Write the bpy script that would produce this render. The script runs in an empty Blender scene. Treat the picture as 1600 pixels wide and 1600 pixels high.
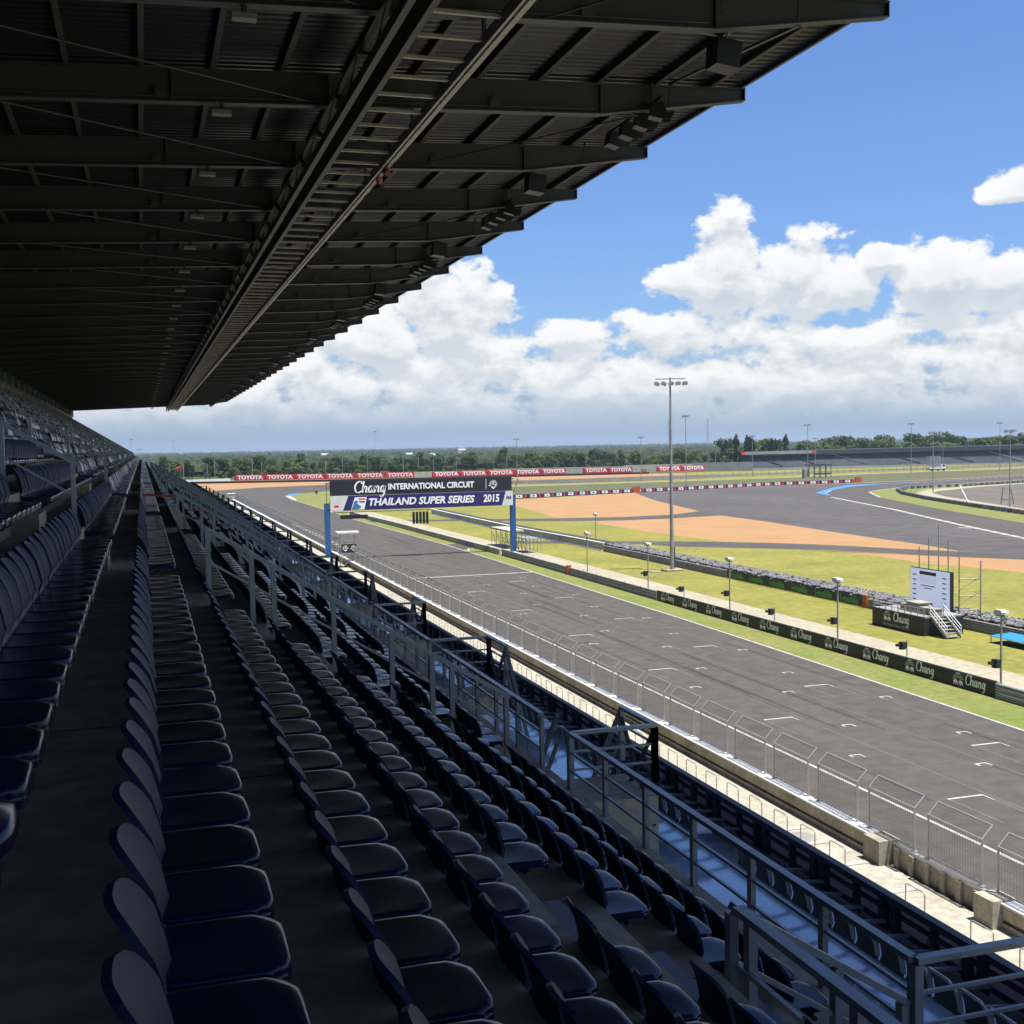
import bpy, math, random
from mathutils import Matrix, Vector
random.seed(7)
S = bpy.context.scene
C = S.collection
H = 15.8            # eye height above the track

# ------------------------------------------------------------------ camera
cam = bpy.data.objects.new("camera", bpy.data.cameras.new("camera"))
C.objects.link(cam)
cam.data.sensor_fit = 'HORIZONTAL'; cam.data.sensor_width = 36.0
cam.data.lens = 1844 / 1600 * 36
cam.data.clip_start = 0.05; cam.data.clip_end = 60000
cx = Vector((0.9541595, -0.2987467, -0.0181678)).normalized()
cz = Vector((-0.2973360, -0.9530949, 0.0565807)).normalized()
cy = cz.cross(cx)
cam.matrix_world = Matrix(((cx.x, cy.x, cz.x, 0), (cx.y, cy.y, cz.y, 0), (cx.z, cy.z, cz.z, H), (0, 0, 0, 1)))
S.camera = cam

# ------------------------------------------------------------------ exposure
S.view_settings.view_transform = 'Standard'
S.view_settings.look = 'None'
S.view_settings.exposure = 1.2
S.view_settings.gamma = 1.0
S.view_settings.use_curve_mapping = False
S.cycles.max_bounces = 10; S.cycles.diffuse_bounces = 5; S.cycles.glossy_bounces = 4
S.cycles.transparent_max_bounces = 24; S.cycles.use_denoising = True
S.cycles.volume_bounces = 0; S.cycles.caustics_reflective = False

# ------------------------------------------------------------------ sun: almost overhead, from over the track
sd = Vector((0.18, -0.22, 1.0)).normalized()          # direction to the sun
sun = bpy.data.objects.new("sun", bpy.data.lights.new("sun", 'SUN')); C.objects.link(sun)
sun.data.energy = 4.2; sun.data.angle = math.radians(0.5); sun.data.color = (1.0, 0.96, 0.88)
sun.rotation_euler = sd.to_track_quat('Z', 'Y').to_euler()
sun.location = (0, 0, 80)
SUN_EL = math.asin(sd.z); SUN_AZ = math.atan2(sd.x, sd.y)

# ------------------------------------------------------------------ world: sky texture with cumulus banks
W = bpy.data.worlds.new("World"); S.world = W; W.use_nodes = True
nt = W.node_tree; nt.nodes.clear()
def N(t, **k):
    n = nt.nodes.new(t)
    for a, b in k.items(): setattr(n, a, b)
    return n
def L(a, b): nt.links.new(a, b)
def M(op, a, b=None, clamp=False):
    n = N('ShaderNodeMath', operation=op, use_clamp=clamp)
    for i, v in enumerate((a, b)):
        if v is None: continue
        if isinstance(v, (int, float)): n.inputs[i].default_value = v
        else: L(v, n.inputs[i])
    return n.outputs[0]
def ramp(v, lo, hi):                     # smooth step
    n = N('ShaderNodeMapRange', interpolation_type='SMOOTHSTEP'); L(v, n.inputs[0])
    n.inputs[1].default_value = lo; n.inputs[2].default_value = hi
    return n.outputs[0]
def mixc(f, a, b):
    n = N('ShaderNodeMix', data_type='RGBA')
    if isinstance(f, (int, float)): n.inputs[0].default_value = f
    else: L(f, n.inputs[0])
    for i, v in ((6, a), (7, b)):
        if isinstance(v, tuple): n.inputs[i].default_value = (*v, 1)
        else: L(v, n.inputs[i])
    return n.outputs[2]
sky = N('ShaderNodeTexSky', sky_type='NISHITA', sun_disc=False)
sky.sun_elevation = SUN_EL; sky.sun_rotation = SUN_AZ; sky.altitude = 50
sky.air_density = 1.0; sky.dust_density = 1.2; sky.ozone_density = 1.6
tc = N('ShaderNodeTexCoord'); sep = N('ShaderNodeSeparateXYZ'); L(tc.outputs['Generated'], sep.inputs[0])
DX, DY, DZ = sep.outputs
az = M('MULTIPLY', M('ARCTAN2', DX, DY), 57.2958)
el = M('MULTIPLY', M('ARCSINE', DZ), 57.2958)
# big cumulus heads: azimuth, elevation, half width, height above, depth below
HEADS = [(27.8, 7.5, 2.6, 3.6, 1.9), (30.8, 7.2, 3.6, 2.9, 2.0), (25.4, 7.5, 2.0, 1.3, 1.0), (33.0, 6.9, 2.0, 1.3, 1.5),
         (37.6, 7.0, 3.2, 2.6, 2.2), (39.8, 6.7, 2.4, 1.8, 2.0), (34.9, 8.2, 1.6, .8, .7), (14.6, 6.0, 3.6, 3.4, 3.0),
         (41.0, 10.6, 2.2, 1.3, .5), (11.2, 5.0, 3.2, 2.2, 2.0)]
HEADS += [(a, 9.5 + 6 * random.random(), 5, 2.8, 1.2) for a in range(70, 360, 23)]
def field(de, nheads=None):
    e = M('ADD', el, de)
    cmb = N('ShaderNodeCombineXYZ'); L(M('MULTIPLY', az, .42), cmb.inputs[0]); L(M('MULTIPLY', e, .60), cmb.inputs[1])
    nz = N('ShaderNodeTexNoise', noise_dimensions='3D'); L(cmb.outputs[0], nz.inputs['Vector'])
    nz.inputs['Scale'].default_value = 1.0; nz.inputs['Detail'].default_value = 10.0; nz.inputs['Roughness'].default_value = .60
    n2 = N('ShaderNodeTexNoise', noise_dimensions='3D'); L(cmb.outputs[0], n2.inputs['Vector'])
    n2.inputs['Scale'].default_value = .33; n2.inputs['Detail'].default_value = 3.0
    best = None
    for a0, e0, ra, up, dn in HEADS:
        x = M('DIVIDE', M('SUBTRACT', az, a0 if a0 < 180 else a0 - 360), ra)
        y = M('SUBTRACT', e, e0)
        y = M('ADD', M('DIVIDE', M('MAXIMUM', y, 0.0), up), M('DIVIDE', M('MINIMUM', y, 0.0), dn))
        v = M('SUBTRACT', 1.0, M('SQRT', M('ADD', M('MULTIPLY', x, x), M('MULTIPLY', y, y))))
        best = v if best is None else M('MAXIMUM', best, v)
    # cloud bank along the horizon, its top wandering
    top = M('ADD', M('MULTIPLY', n2.outputs[0], 5.0), M('MULTIPLY', ramp(az, 5.0, 13.0), 1.4))
    top = M('ADD', top, M('ADD', M('MULTIPLY', ramp(az, 2.0, 9.0), 1.5), .65))
    bank = M('MULTIPLY', M('SUBTRACT', top, e), .45)
    f = M('MAXIMUM', best, M('MINIMUM', bank, .37))
    return M('ADD', f, M('MULTIPLY', M('SUBTRACT', nz.outputs[0], .5), 1.95))
f0 = field(0.0); f1 = field(0.75)
alpha = ramp(f0, .04, .27)
lit = ramp(M('SUBTRACT', f0, f1), -.30, .42)
core = ramp(f0, .25, 1.25)
light = M('ADD', M('MULTIPLY', lit, .78), M('MULTIPLY', M('SUBTRACT', 1.0, core), .30), True)
cloud = mixc(light, (.245, .272, .302), (.44, .44, .435))
gap = M('MULTIPLY', alpha, ramp(el, .3, 3.2))
SK = 0.053
skyc = N('ShaderNodeVectorMath', operation='SCALE'); L(sky.outputs[0], skyc.inputs[0]); skyc.inputs['Scale'].default_value = SK
tint = N('ShaderNodeVectorMath', operation='MULTIPLY'); L(skyc.outputs[0], tint.inputs[0]); tint.inputs[1].default_value = (.74, .97, 1.38)
hz = mixc(M('MULTIPLY', M('SUBTRACT', 1.0, ramp(el, -.5, 6.5)), .8), tint.outputs[0], (.170, .226, .290))
col = mixc(M('MULTIPLY', gap, .96), hz, cloud)
bg = N('ShaderNodeBackground'); L(col, bg.inputs[0]); bg.inputs[1].default_value = 1.0
out = N('ShaderNodeOutputWorld'); L(bg.outputs[0], out.inputs[0])
W.cycles.sampling_method = 'MANUAL'; W.cycles.sample_map_resolution = 512

# ------------------------------------------------------------------ materials
def mat(name, base, rough=.6, metal=0.0, var=.0, scale=4.0, base2=None, bump=0.0, spec=.5, emit=None, trans=0.0, scale2=None, alpha=None, stretch=None):
    m = bpy.data.materials.new(name); m.use_nodes = True
    t = m.node_tree; b = t.nodes['Principled BSDF']
    b.inputs['Roughness'].default_value = rough; b.inputs['Metallic'].default_value = metal
    b.inputs['Specular IOR Level'].default_value = spec
    b.inputs['Base Color'].default_value = (*base, 1)
    if alpha is not None: b.inputs['Alpha'].default_value = alpha
    if emit:
        b.inputs['Emission Color'].default_value = (*emit[0], 1); b.inputs['Emission Strength'].default_value = emit[1]
    if var or base2 or bump:
        co = t.nodes.new('ShaderNodeTexCoord'); mp = t.nodes.new('ShaderNodeMapping')
        t.links.new(co.outputs['Object'], mp.inputs[0])
        if stretch: mp.inputs['Scale'].default_value = stretch
        n = t.nodes.new('ShaderNodeTexNoise'); t.links.new(mp.outputs[0], n.inputs['Vector'])
        n.inputs['Scale'].default_value = scale; n.inputs['Detail'].default_value = 6; n.inputs['Roughness'].default_value = .62
        cr = t.nodes.new('ShaderNodeValToRGB')
        b2 = base2 or tuple(max(0, c * (1 - var)) for c in base); b1 = base if base2 else tuple(min(1, c * (1 + var)) for c in base)
        cr.color_ramp.elements[0].color = (*b2, 1); cr.color_ramp.elements[1].color = (*b1, 1)
        cr.color_ramp.elements[0].position = .34; cr.color_ramp.elements[1].position = .66
        t.links.new(n.outputs[0], cr.inputs[0]); src = cr.outputs[0]
        if scale2:
            k = t.nodes.new('ShaderNodeTexNoise'); t.links.new(co.outputs['Object'], k.inputs['Vector'])
            k.inputs['Scale'].default_value = scale2; k.inputs['Detail'].default_value = 5
            mr = t.nodes.new('ShaderNodeMapRange'); t.links.new(k.outputs[0], mr.inputs[0])
            mr.inputs[1].default_value = .3; mr.inputs[2].default_value = .7; mr.inputs[3].default_value = .78; mr.inputs[4].default_value = 1.18
            mx = t.nodes.new('ShaderNodeVectorMath'); mx.operation = 'SCALE'
            t.links.new(src, mx.inputs[0]); t.links.new(mr.outputs[0], mx.inputs['Scale']); src = mx.outputs[0]
        t.links.new(src, b.inputs['Base Color'])
        if bump:
            bp = t.nodes.new('ShaderNodeBump'); bp.inputs['Strength'].default_value = bump; bp.inputs['Distance'].default_value = .02
            t.links.new(n.outputs[0], bp.inputs['Height']); t.links.new(bp.outputs[0], b.inputs['Normal'])
    if trans:
        tr = t.nodes.new('ShaderNodeBsdfTranslucent'); tr.inputs[0].default_value = (*base, 1)
        ms = t.nodes.new('ShaderNodeMixShader'); ms.inputs[0].default_value = trans
        o = t.nodes['Material Output']; t.links.new(b.outputs[0], ms.inputs[1]); t.links.new(tr.outputs[0], ms.inputs[2]); t.links.new(ms.outputs[0], o.inputs[0])
    return m
m_grass = mat('short_grass', (.215, .195, .044), .9, base2=(.150, .152, .034), scale=.09, scale2=1.1, spec=.15)
m_farm = mat('far_field', (.085, .10, .035), .95, base2=(.045, .066, .022), scale=.006, scale2=.05, spec=.1)
m_dry = mat('dry_field', (.22, .185, .10), .95, base2=(.13, .13, .055), scale=.05, scale2=.4, spec=.1)
m_verge = mat('verge_grass', (.120, .158, .034), .9, base2=(.185, .170, .060), scale=.25, scale2=2.0, spec=.15)
m_scrub = mat('rough_verge', (.105, .098, .062), .95, base2=(.085, .095, .035), scale=.05, scale2=.5, spec=.1)
m_dirt = mat('bare_earth', (.135, .115, .095), .95, base2=(.105, .094, .08), scale=.06, scale2=.7, spec=.1)
m_sand = mat('gravel_trap', (.320, .190, .092), .95, base2=(.285, .168, .082), scale=.12, scale2=3.0, spec=.1)
m_track = mat('track_asphalt', (.077, .067, .054), .8, base2=(.063, .055, .045), scale=.06, scale2=.9, spec=.3, stretch=(1.6, .12, 1))
m_run = mat('runoff_asphalt', (.088, .080, .073), .85, base2=(.070, .064, .060), scale=.035, scale2=.35, spec=.2, stretch=(1, .5, 1))
m_road = mat('service_asphalt', (.070, .062, .058), .85, var=.12, scale=.1, spec=.2)
m_conc = mat('pale_concrete', (.300, .270, .195), .85, var=.09, scale=.22, scale2=2.2, spec=.2)
m_lane = mat('lane_concrete', (.36, .335, .275), .85, base2=(.29, .268, .215), scale=.45, scale2=3.0, spec=.2)
m_wall = mat('wall_concrete', (.36, .33, .265), .85, base2=(.22, .20, .16), scale=.9, scale2=6, spec=.2, stretch=(1, 1, .35))
m_gwall = mat('grey_concrete', (.36, .345, .30), .85, var=.15, scale=.5, spec=.2)
m_terr = mat('stand_concrete', (.52, .43, .30), .82, base2=(.35, .285, .20), scale=.9, scale2=7, bump=.25, spec=.25)
m_blue = mat('blue_floor_paint', (.56, .66, .80), .14, base2=(.48, .58, .73), scale=1.2, scale2=8, spec=1.0)
m_grey = mat('grey_paint', (.22, .22, .21), .6)
m_white = mat('white_paint', (.62, .62, .60), .6, var=.08, scale=1.5)
m_line = mat('road_paint', (.46, .45, .43), .75, base2=(.28, .27, .255), scale=1.6)
m_linef = mat('worn_paint', (.17, .16, .15), .8, base2=(.10, .09, .085), scale=2.0)
m_navy = mat('navy_plastic', (.0050, .0085, .033), .2, spec=.30, base2=(.0036, .006, .024), scale=9)
m_navyb = mat('navy_plastic_matt', (.0105, .0175, .052), .55, spec=.22, base2=(.0075, .0125, .040), scale=9)
m_wseat = mat('white_plastic', (.50, .52, .52), .35)
m_gseat = mat('white_plastic_shade', (.055, .062, .062), .4)  # backs of the white walkway seats, shade put into the colour
m_purple = mat('violet_plastic', (.045, .03, .25), .35)
m_steel = mat('rail_steel', (.25, .265, .275), .34, metal=.40, var=.10, scale=3)
m_dsteel = mat('dark_steel', (.045, .05, .062), .5, metal=.3, var=.1, scale=3)
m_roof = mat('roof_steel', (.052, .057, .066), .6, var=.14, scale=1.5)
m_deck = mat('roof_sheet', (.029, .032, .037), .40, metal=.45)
m_cat = mat('catwalk_steel', (.36, .35, .32), .55, var=.2, scale=2.5)
m_black = mat('black_plastic', (.012, .012, .014), .45)
m_galv = mat('galvanised', (.36, .37, .36), .45, metal=.55, var=.12, scale=2)
m_galvd = mat('galvanised_old', (.30, .295, .28), .55, metal=.3, var=.2, scale=1.5)
m_ban = mat('black_banner', (.013, .015, .015), .55)
m_bann = mat('night_banner', (.012, .017, .024), .5)
m_bannb = mat('indigo_banner', (.020, .014, .12), .5)
m_letter = mat('white_lettering', (.86, .86, .85), .6)
m_lettd = mat('grey_lettering', (.34, .34, .34), .6)
m_lgreen = mat('green_lettering', (.025, .27, .05), .5)
m_red = mat('red_board', (.62, .026, .032), .55)
m_gblue = mat('gantry_blue', (.016, .085, .26), .45, var=.08, scale=.8)
m_kblue = mat('kerb_blue', (.045, .17, .38), .7, var=.1, scale=.5)
m_orange = mat('orange_marker', (.40, .085, .012), .6)
m_tyre = mat('tyre_rubber', (.085, .083, .082), .75, var=.35, scale=2.5)
m_tyrel = mat('tyre_rim_edge', (.19, .186, .182), .75, var=.35, scale=3)
m_bark = mat('bark', (.09, .07, .05), .9)
m_leaf = [mat('leaf_dark', (.040, .068, .018), .8, spec=.1, trans=.25), mat('leaf_mid', (.068, .105, .022), .8, spec=.1, trans=.25), mat('leaf_pale', (.115, .15, .032), .8, spec=.1, trans=.25)]
m_forest = mat('forest_leaf', (.044, .058, .026), .9, base2=(.022, .032, .014), scale=.01, spec=.1)
m_screen = mat('lit_screen', (.3, .33, .40), .4, emit=((.60, .68, .90), .25))
m_cloth = mat('mesh_banner', (.30, .275, .34), .7, trans=.6)
m_clothl = mat('banner_letter', (.62, .56, .50), .7, trans=.6)
m_lens = mat('lamp_glass', (.5, .5, .48), .2)
m_cyan = mat('cyan_canopy', (.02, .19, .33), .5)

_b = m_blue.node_tree.nodes['Principled BSDF']; _b.inputs['Coat Weight'].default_value = 1.0; _b.inputs['Coat Roughness'].default_value = .10; _b.inputs['Coat IOR'].default_value = 2.1
def rough_map(m, lo, hi, scale):                        # dust and scuffs: uneven gloss
    t = m.node_tree; b = t.nodes['Principled BSDF']; co = t.nodes.new('ShaderNodeNewGeometry'); n = t.nodes.new('ShaderNodeTexNoise'); mr = t.nodes.new('ShaderNodeMapRange')
    t.links.new(co.outputs['Position'], n.inputs['Vector']); n.inputs['Scale'].default_value = scale; n.inputs['Detail'].default_value = 7; n.inputs['Roughness'].default_value = .7
    t.links.new(n.outputs[0], mr.inputs[0]); mr.inputs[1].default_value = .3; mr.inputs[2].default_value = .7; mr.inputs[3].default_value = lo; mr.inputs[4].default_value = hi; t.links.new(mr.outputs[0], b.inputs['Roughness'])
rough_map(m_navy, .15, .27, 5.0); rough_map(m_track, .6, .9, .8); rough_map(m_steel, .24, .45, 5.0)
_b = m_navy.node_tree.nodes['Principled BSDF']; _b.inputs['Specular Tint'].default_value = (.66, .82, 1.0, 1)
_t = m_navy.node_tree; _oi = _t.nodes.new('ShaderNodeObjectInfo'); _mr = _t.nodes.new('ShaderNodeMapRange'); _sc = _t.nodes.new('ShaderNodeVectorMath'); _sc.operation = 'SCALE'   # each seat a little more or less faded
_l = _b.inputs['Base Color'].links[0]; _src = _l.from_socket; _t.links.new(_oi.outputs['Random'], _mr.inputs[0]); _mr.inputs[3].default_value = .75; _mr.inputs[4].default_value = 1.5
_t.links.new(_src, _sc.inputs[0]); _t.links.new(_mr.outputs[0], _sc.inputs['Scale']); _t.links.new(_sc.outputs[0], _b.inputs['Base Color'])
# ------------------------------------------------------------------ mesh helpers
class MB:
    def __init__(s): s.v = []; s.f = []; s.mi = []; s.sm = []
    def face(s, idx, mi=0, sm=False): s.f.append(idx); s.mi.append(mi); s.sm.append(sm)
    def add(s, vs, fs, mi=0, sm=False):
        o = len(s.v); s.v += [tuple(p) for p in vs]
        for f in fs: s.face([i + o for i in f], mi, sm)
    def box(s, x0, x1, y0, y1, z0, z1, mi=0):
        s.add([(x0, y0, z0), (x1, y0, z0), (x1, y1, z0), (x0, y1, z0), (x0, y0, z1), (x1, y0, z1), (x1, y1, z1), (x0, y1, z1)],
              [(0, 3, 2, 1), (4, 5, 6, 7), (0, 1, 5, 4), (1, 2, 6, 5), (2, 3, 7, 6), (3, 0, 4, 7)], mi)
        return s
    def bar(s, p, q, w, h, mi=0):                    # rectangular bar from p to q
        p = Vector(p); q = Vector(q); d = (q - p).normalized()
        up = Vector((0, 0, 1)) if abs(d.z) < .95 else Vector((1, 0, 0))
        r = d.cross(up).normalized(); u = r.cross(d)
        vs = []
        for c in (p, q):
            for a, b in ((-1, -1), (1, -1), (1, 1), (-1, 1)): vs.append(c + r * (a * w / 2) + u * (b * h / 2))
        s.add(vs, [(0, 3, 2, 1), (4, 5, 6, 7), (0, 1, 5, 4), (1, 2, 6, 5), (2, 3, 7, 6), (3, 0, 4, 7)], mi); return s
    def tube(s, pts, r, n=6, mi=0, r2=None):
        pts = [Vector(p) for p in pts]; rings = []
        for i, p in enumerate(pts):
            d = (pts[min(i + 1, len(pts) - 1)] - pts[max(i - 1, 0)]).normalized()
            up = Vector((0, 0, 1)) if abs(d.z) < .9 else Vector((1, 0, 0))
            a = d.cross(up).normalized(); b = a.cross(d)
            rr = r if r2 is None else r + (r2 - r) * i / (len(pts) - 1)
            rings.append([p + a * (rr * math.cos(t * 2 * math.pi / n)) + b * (rr * math.sin(t * 2 * math.pi / n)) for t in range(n)])
        vs = [v for g in rings for v in g]; fs = []
        for i in range(len(rings) - 1):
            for t in range(n):
                u = (t + 1) % n; fs.append((i * n + t, i * n + u, (i + 1) * n + u, (i + 1) * n + t))
        s.add(vs, fs, mi, True)
        s.add(rings[0], [tuple(range(n))], mi); s.add(rings[-1], [tuple(range(n))[::-1]], mi); return s
    def prism(s, poly, axis, a, b, mi=0):            # polygon extruded along an axis; poly gives the two other coordinates
        n = len(poly)
        def P(u, v, w): return {'x': (w, u, v), 'y': (u, w, v), 'z': (u, v, w)}[axis]
        vs = [P(u, v, a) for u, v in poly] + [P(u, v, b) for u, v in poly]
        fs = [tuple(range(n)), tuple(range(2 * n - 1, n - 1, -1))] + [(i, i + n, (i + 1) % n + n, (i + 1) % n) for i in range(n)]
        s.add(vs, fs, mi); return s
    def sheet(s, poly, z, mi=0): s.add([(x, y, z) for x, y in poly], [tuple(range(len(poly)))], mi); return s
    def strip(s, A, B, z, mi=0):
        n = len(A); s.add([(x, y, z) for x, y in A] + [(x, y, z) for x, y in B], [(i, i + 1, n + i + 1, n + i) for i in range(n - 1)], mi); return s
    def mesh(s, name, mats):
        me = bpy.data.meshes.new(name); me.from_pydata(s.v, [], s.f)
        for m in (mats if isinstance(mats, (list, tuple)) else [mats]): me.materials.append(m)
        me.polygons.foreach_set('material_index', s.mi); me.polygons.foreach_set('use_smooth', s.sm); me.update(); return me
    def build(s, name, mats, parent=None, loc=None):
        o = bpy.data.objects.new(name, s.mesh(name, mats)); C.objects.link(o)
        if parent: o.parent = parent
        if loc: o.location = loc
        return o
def tag(o, label=None, cat=None, group=None, kind=None):
    for k, v in (('label', label), ('category', cat), ('group', group), ('kind', kind)):
        if v: o[k] = v
    return o
def empty(name, loc=(0, 0, 0), rz=0.0, **k):
    o = bpy.data.objects.new(name, None); C.objects.link(o); o.location = loc; o.rotation_euler = (0, 0, rz); o.empty_display_size = .2
    return tag(o, **k)
def dup(o, parent=None):
    c = o.copy(); C.objects.link(c); c.parent = parent
    for ch in list(o.children): dup(ch, c)
    return c
def settle():                                           # move every top-level Empty still at the origin to the foot of what it carries
    bpy.context.view_layer.update()
    for o in [q for q in C.objects if q.type == 'EMPTY' and q.parent is None and q.location.length < 1e-6]:
        pts = [d.matrix_world @ Vector(c) for d in o.children_recursive if d.type == 'MESH' for c in d.bound_box]
        if not pts: continue
        lo = Vector((sum((min(p[i] for p in pts), max(p[i] for p in pts))) / 2 if i < 2 else min(p[2] for p in pts) for i in range(3)))
        o.location = lo
        for ch in o.children: ch.location = ch.location - lo
def structure(name, mb, m): return tag(mb.build(name, m), kind='structure')
_O = 'first second third fourth fifth sixth seventh eighth ninth tenth eleventh twelfth'.split()
def nth(i):
    if i < 12: return _O[i]
    n = i + 1; return f"{n}{'th' if 10 < n % 100 < 20 else {1:'st',2:'nd',3:'rd'}.get(n % 10,'th')}"
def plane_matrix(origin, ex, ey):
    ex = Vector(ex).normalized(); ey = Vector(ey).normalized(); n = ex.cross(ey)
    return Matrix(((ex.x, ey.x, n.x, origin[0]), (ex.y, ey.y, n.y, origin[1]), (ex.z, ey.z, n.z, origin[2]), (0, 0, 0, 1)))
TEXTS = {}
def text(name, body, size, m, mw, parent=None, bold=.02, shear=0.0, sx=1.0, ex=.008, align='CENTER', space=1.0):
    cu = bpy.data.curves.new(name, 'FONT'); cu.body = body; cu.size = size; cu.extrude = ex; cu.offset = bold * size; cu.shear = shear
    cu.align_x = align; cu.align_y = 'CENTER'; cu.space_character = space; cu.resolution_u = 3; cu.materials.append(m)
    key = (body, size, m.name, bold, shear, ex, align, space)
    if key not in TEXTS:
        tmp = bpy.data.objects.new('tmp', cu); TEXTS[key] = bpy.data.meshes.new_from_object(tmp); bpy.data.objects.remove(tmp)
        TEXTS[key].name = name
        if not TEXTS[key].materials: TEXTS[key].materials.append(m)
    bpy.data.curves.remove(cu)
    o = bpy.data.objects.new(name, TEXTS[key]); C.objects.link(o)
    if parent: o.parent = parent
    o.matrix_basis = mw @ Matrix.Diagonal((sx, 1, 1, 1)); return o
def spline(pts, k=5):
    P = [Vector((p[0], p[1], 0)) for p in pts]; P = [P[0] * 2 - P[1]] + P + [P[-1] * 2 - P[-2]]; o = []
    for i in range(1, len(P) - 2):
        for j in range(k):
            t = j / k; a, b, c, d = P[i - 1], P[i], P[i + 1], P[i + 2]
            o.append(.5 * ((2 * b) + (c - a) * t + (2 * a - 5 * b + 4 * c - d) * t * t + (3 * b - a - 3 * c + d) * t ** 3))
    o.append(P[-2]); return o
SCRIPT = [[(1.2, 1.35), (1.12, 1.68), (.75, 1.74), (.32, 1.42), (.08, .85), (.22, .22), (.62, 0.02), (1.08, .25)],
          [(1.52, 1.78), (1.36, .9), (1.24, 0)], [(1.34, .5), (1.62, .93), (1.9, .92), (1.86, .5), (1.78, .1), (2.02, .08)],
          [(2.84, .86), (2.55, 1.0), (2.25, .62), (2.25, .12), (2.48, .06), (2.72, .45), (2.9, .95)], [(2.92, .98), (2.8, .4), (2.82, .06), (3.04, .1)],
          [(3.32, 1.0), (3.22, .5), (3.14, 0)], [(3.22, .5), (3.5, .93), (3.78, .92), (3.74, .5), (3.68, .1), (3.92, .08)],
          [(4.72, .86), (4.45, 1.0), (4.15, .62), (4.15, .16), (4.38, .08), (4.62, .45), (4.8, .95)], [(4.84, 1.0), (4.7, .2), (4.55, -.4), (4.2, -.66), (3.92, -.5)]]
def script_word(mb, sc, w=.25, z=.012, mi=0):            # the flowing brush-script word, pen strokes as ribbons
    for st in SCRIPT:
        P = spline(st); vs = []
        for i, p in enumerate(P):
            d = (P[min(i + 1, len(P) - 1)] - P[max(i - 1, 0)]).normalized(); n = Vector((-d.y, d.x, 0))
            ww = w * (.45 + .62 * abs(n.x * .95 + n.y * -.2))
            vs += [p + n * ww / 2, p - n * ww / 2]
        vs = [((v.x - 2.45) * sc, (v.y - .55) * sc, z) for v in vs]
        mb.add(vs, [(2 * i, 2 * i + 1, 2 * i + 3, 2 * i + 2) for i in range(len(P) - 1)], mi)
def elephants(mb, x, y, s, z=.012, mi=0, mi2=1):          # a pair of small elephants facing each other under a fountain
    body = [(0, 0), (.12, 0), (.13, .2), (.3, .2), (.31, 0), (.43, 0), (.46, .3), (.6, .2), (.62, .02), (.7, .02), (.7, .35), (.6, .55), (.4, .6), (.1, .58), (-.02, .4)]
    for sg in (1, -1):
        pts = [(x + sg * (u - .78) * s, y + v * s, z) for u, v in body]
        mb.add(pts if sg > 0 else pts[::-1], [tuple(range(len(pts)))], mi)
    for k in range(9):
        a = math.radians(12 + k * 19.5); b = a + math.radians(13)
        mb.add([(x + .25 * s * math.cos(a), y + s * (.62 + .2 * math.sin(a)), z), (x + .25 * s * math.cos(b), y + s * (.62 + .2 * math.sin(b)), z),
                (x + .95 * s * math.cos(b), y + s * (.62 + .75 * math.sin(b)), z), (x + .95 * s * math.cos(a), y + s * (.62 + .75 * math.sin(a)), z)], [(0, 3, 2, 1)], mi2)
    mb.add([(x - .45 * s, y + 1.32 * s, z + .002), (x + .45 * s, y + 1.32 * s, z + .002), (x + .25 * s, y + 1.42 * s, z + .002), (x - .25 * s, y + 1.42 * s, z + .002)], [(0, 1, 2, 3)], mi)
def crest(mb, x, y, s, z=.012, mi=0):                     # round ornate crest with a ribbon and spiky crown
    n = 20
    for k in range(n):
        a = 2 * math.pi * k / n; b = a + 2 * math.pi / n * .6; ro = s * (1.0 if k % 2 else .82)
        mb.add([(x + .62 * s * math.cos(a), y + .62 * s * math.sin(a), z), (x + ro * math.cos(a), y + ro * math.sin(a), z), (x + ro * math.cos(b), y + ro * math.sin(b), z), (x + .62 * s * math.cos(b), y + .62 * s * math.sin(b), z)], [(0, 1, 2, 3)], mi)
    for u, v, w, h in ((-.1, .05, .7, .16), (.1, -.2, .6, .14), (0, .28, .4, .14), (-.95, -.42, .5, .16), (.55, -.42, .5, .16)):
        mb.add([(x + (u - w / 2) * s, y + v * s, z), (x + (u + w / 2) * s, y + (v + .12) * s, z), (x + (u + w / 2) * s, y + (v + .12 + h) * s, z), (x + (u - w / 2) * s, y + (v + h) * s, z)], [(0, 1, 2, 3)], mi)
    mb.add([(x - .45 * s, y - .75 * s, z + .002), (x + .45 * s, y - .75 * s, z + .002), (x, y - 1.25 * s, z + .002)], [(0, 2, 1)], mi)
# ------------------------------------------------------------------ GROUND
g = MB(); g.sheet([(-9000, -3000), (14000, -3000), (14000, 16000), (-9000, 16000)], -.02); structure('ground', g, m_farm)
g = MB(); g.sheet([(26, -80), (420, -80), (520, 560), (120, 553), (26, 480)], 0.0); structure('infield_grass', g, m_grass)
g = MB(); g.sheet([(-60, 560), (23, 575), (83, 560), (140, 553), (150, 640), (90, 645), (-60, 690)], 0.0); structure('dry_field', g, m_dry)
TR_IN = [(30.5, -60), (30.5, 300), (29, 380), (25, 440), (22, 471)]
out_edge = [(22, 471), (45, 502), (76, 514.5), (156, 503), (185, 501.5), (218, 509), (262, 512)]
in_edge = [(262, 478), (225, 462), (192, 452), (164, 450), (141, 455), (100, 444), (64, 436), (58.7, 428.6), (49, 420), (45.4, 404), (44.2, 377), (44.5, 303), (44.2, 256), (45.9, 184), (45.8, 164), (45.5, 96), (45.0, 74), (44.5, 51), (43.6, -60)]
g = MB(); g.sheet([(25.9, -60), (25.9, 430)] + out_edge + in_edge, .012); structure('track', g, m_track)
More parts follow.
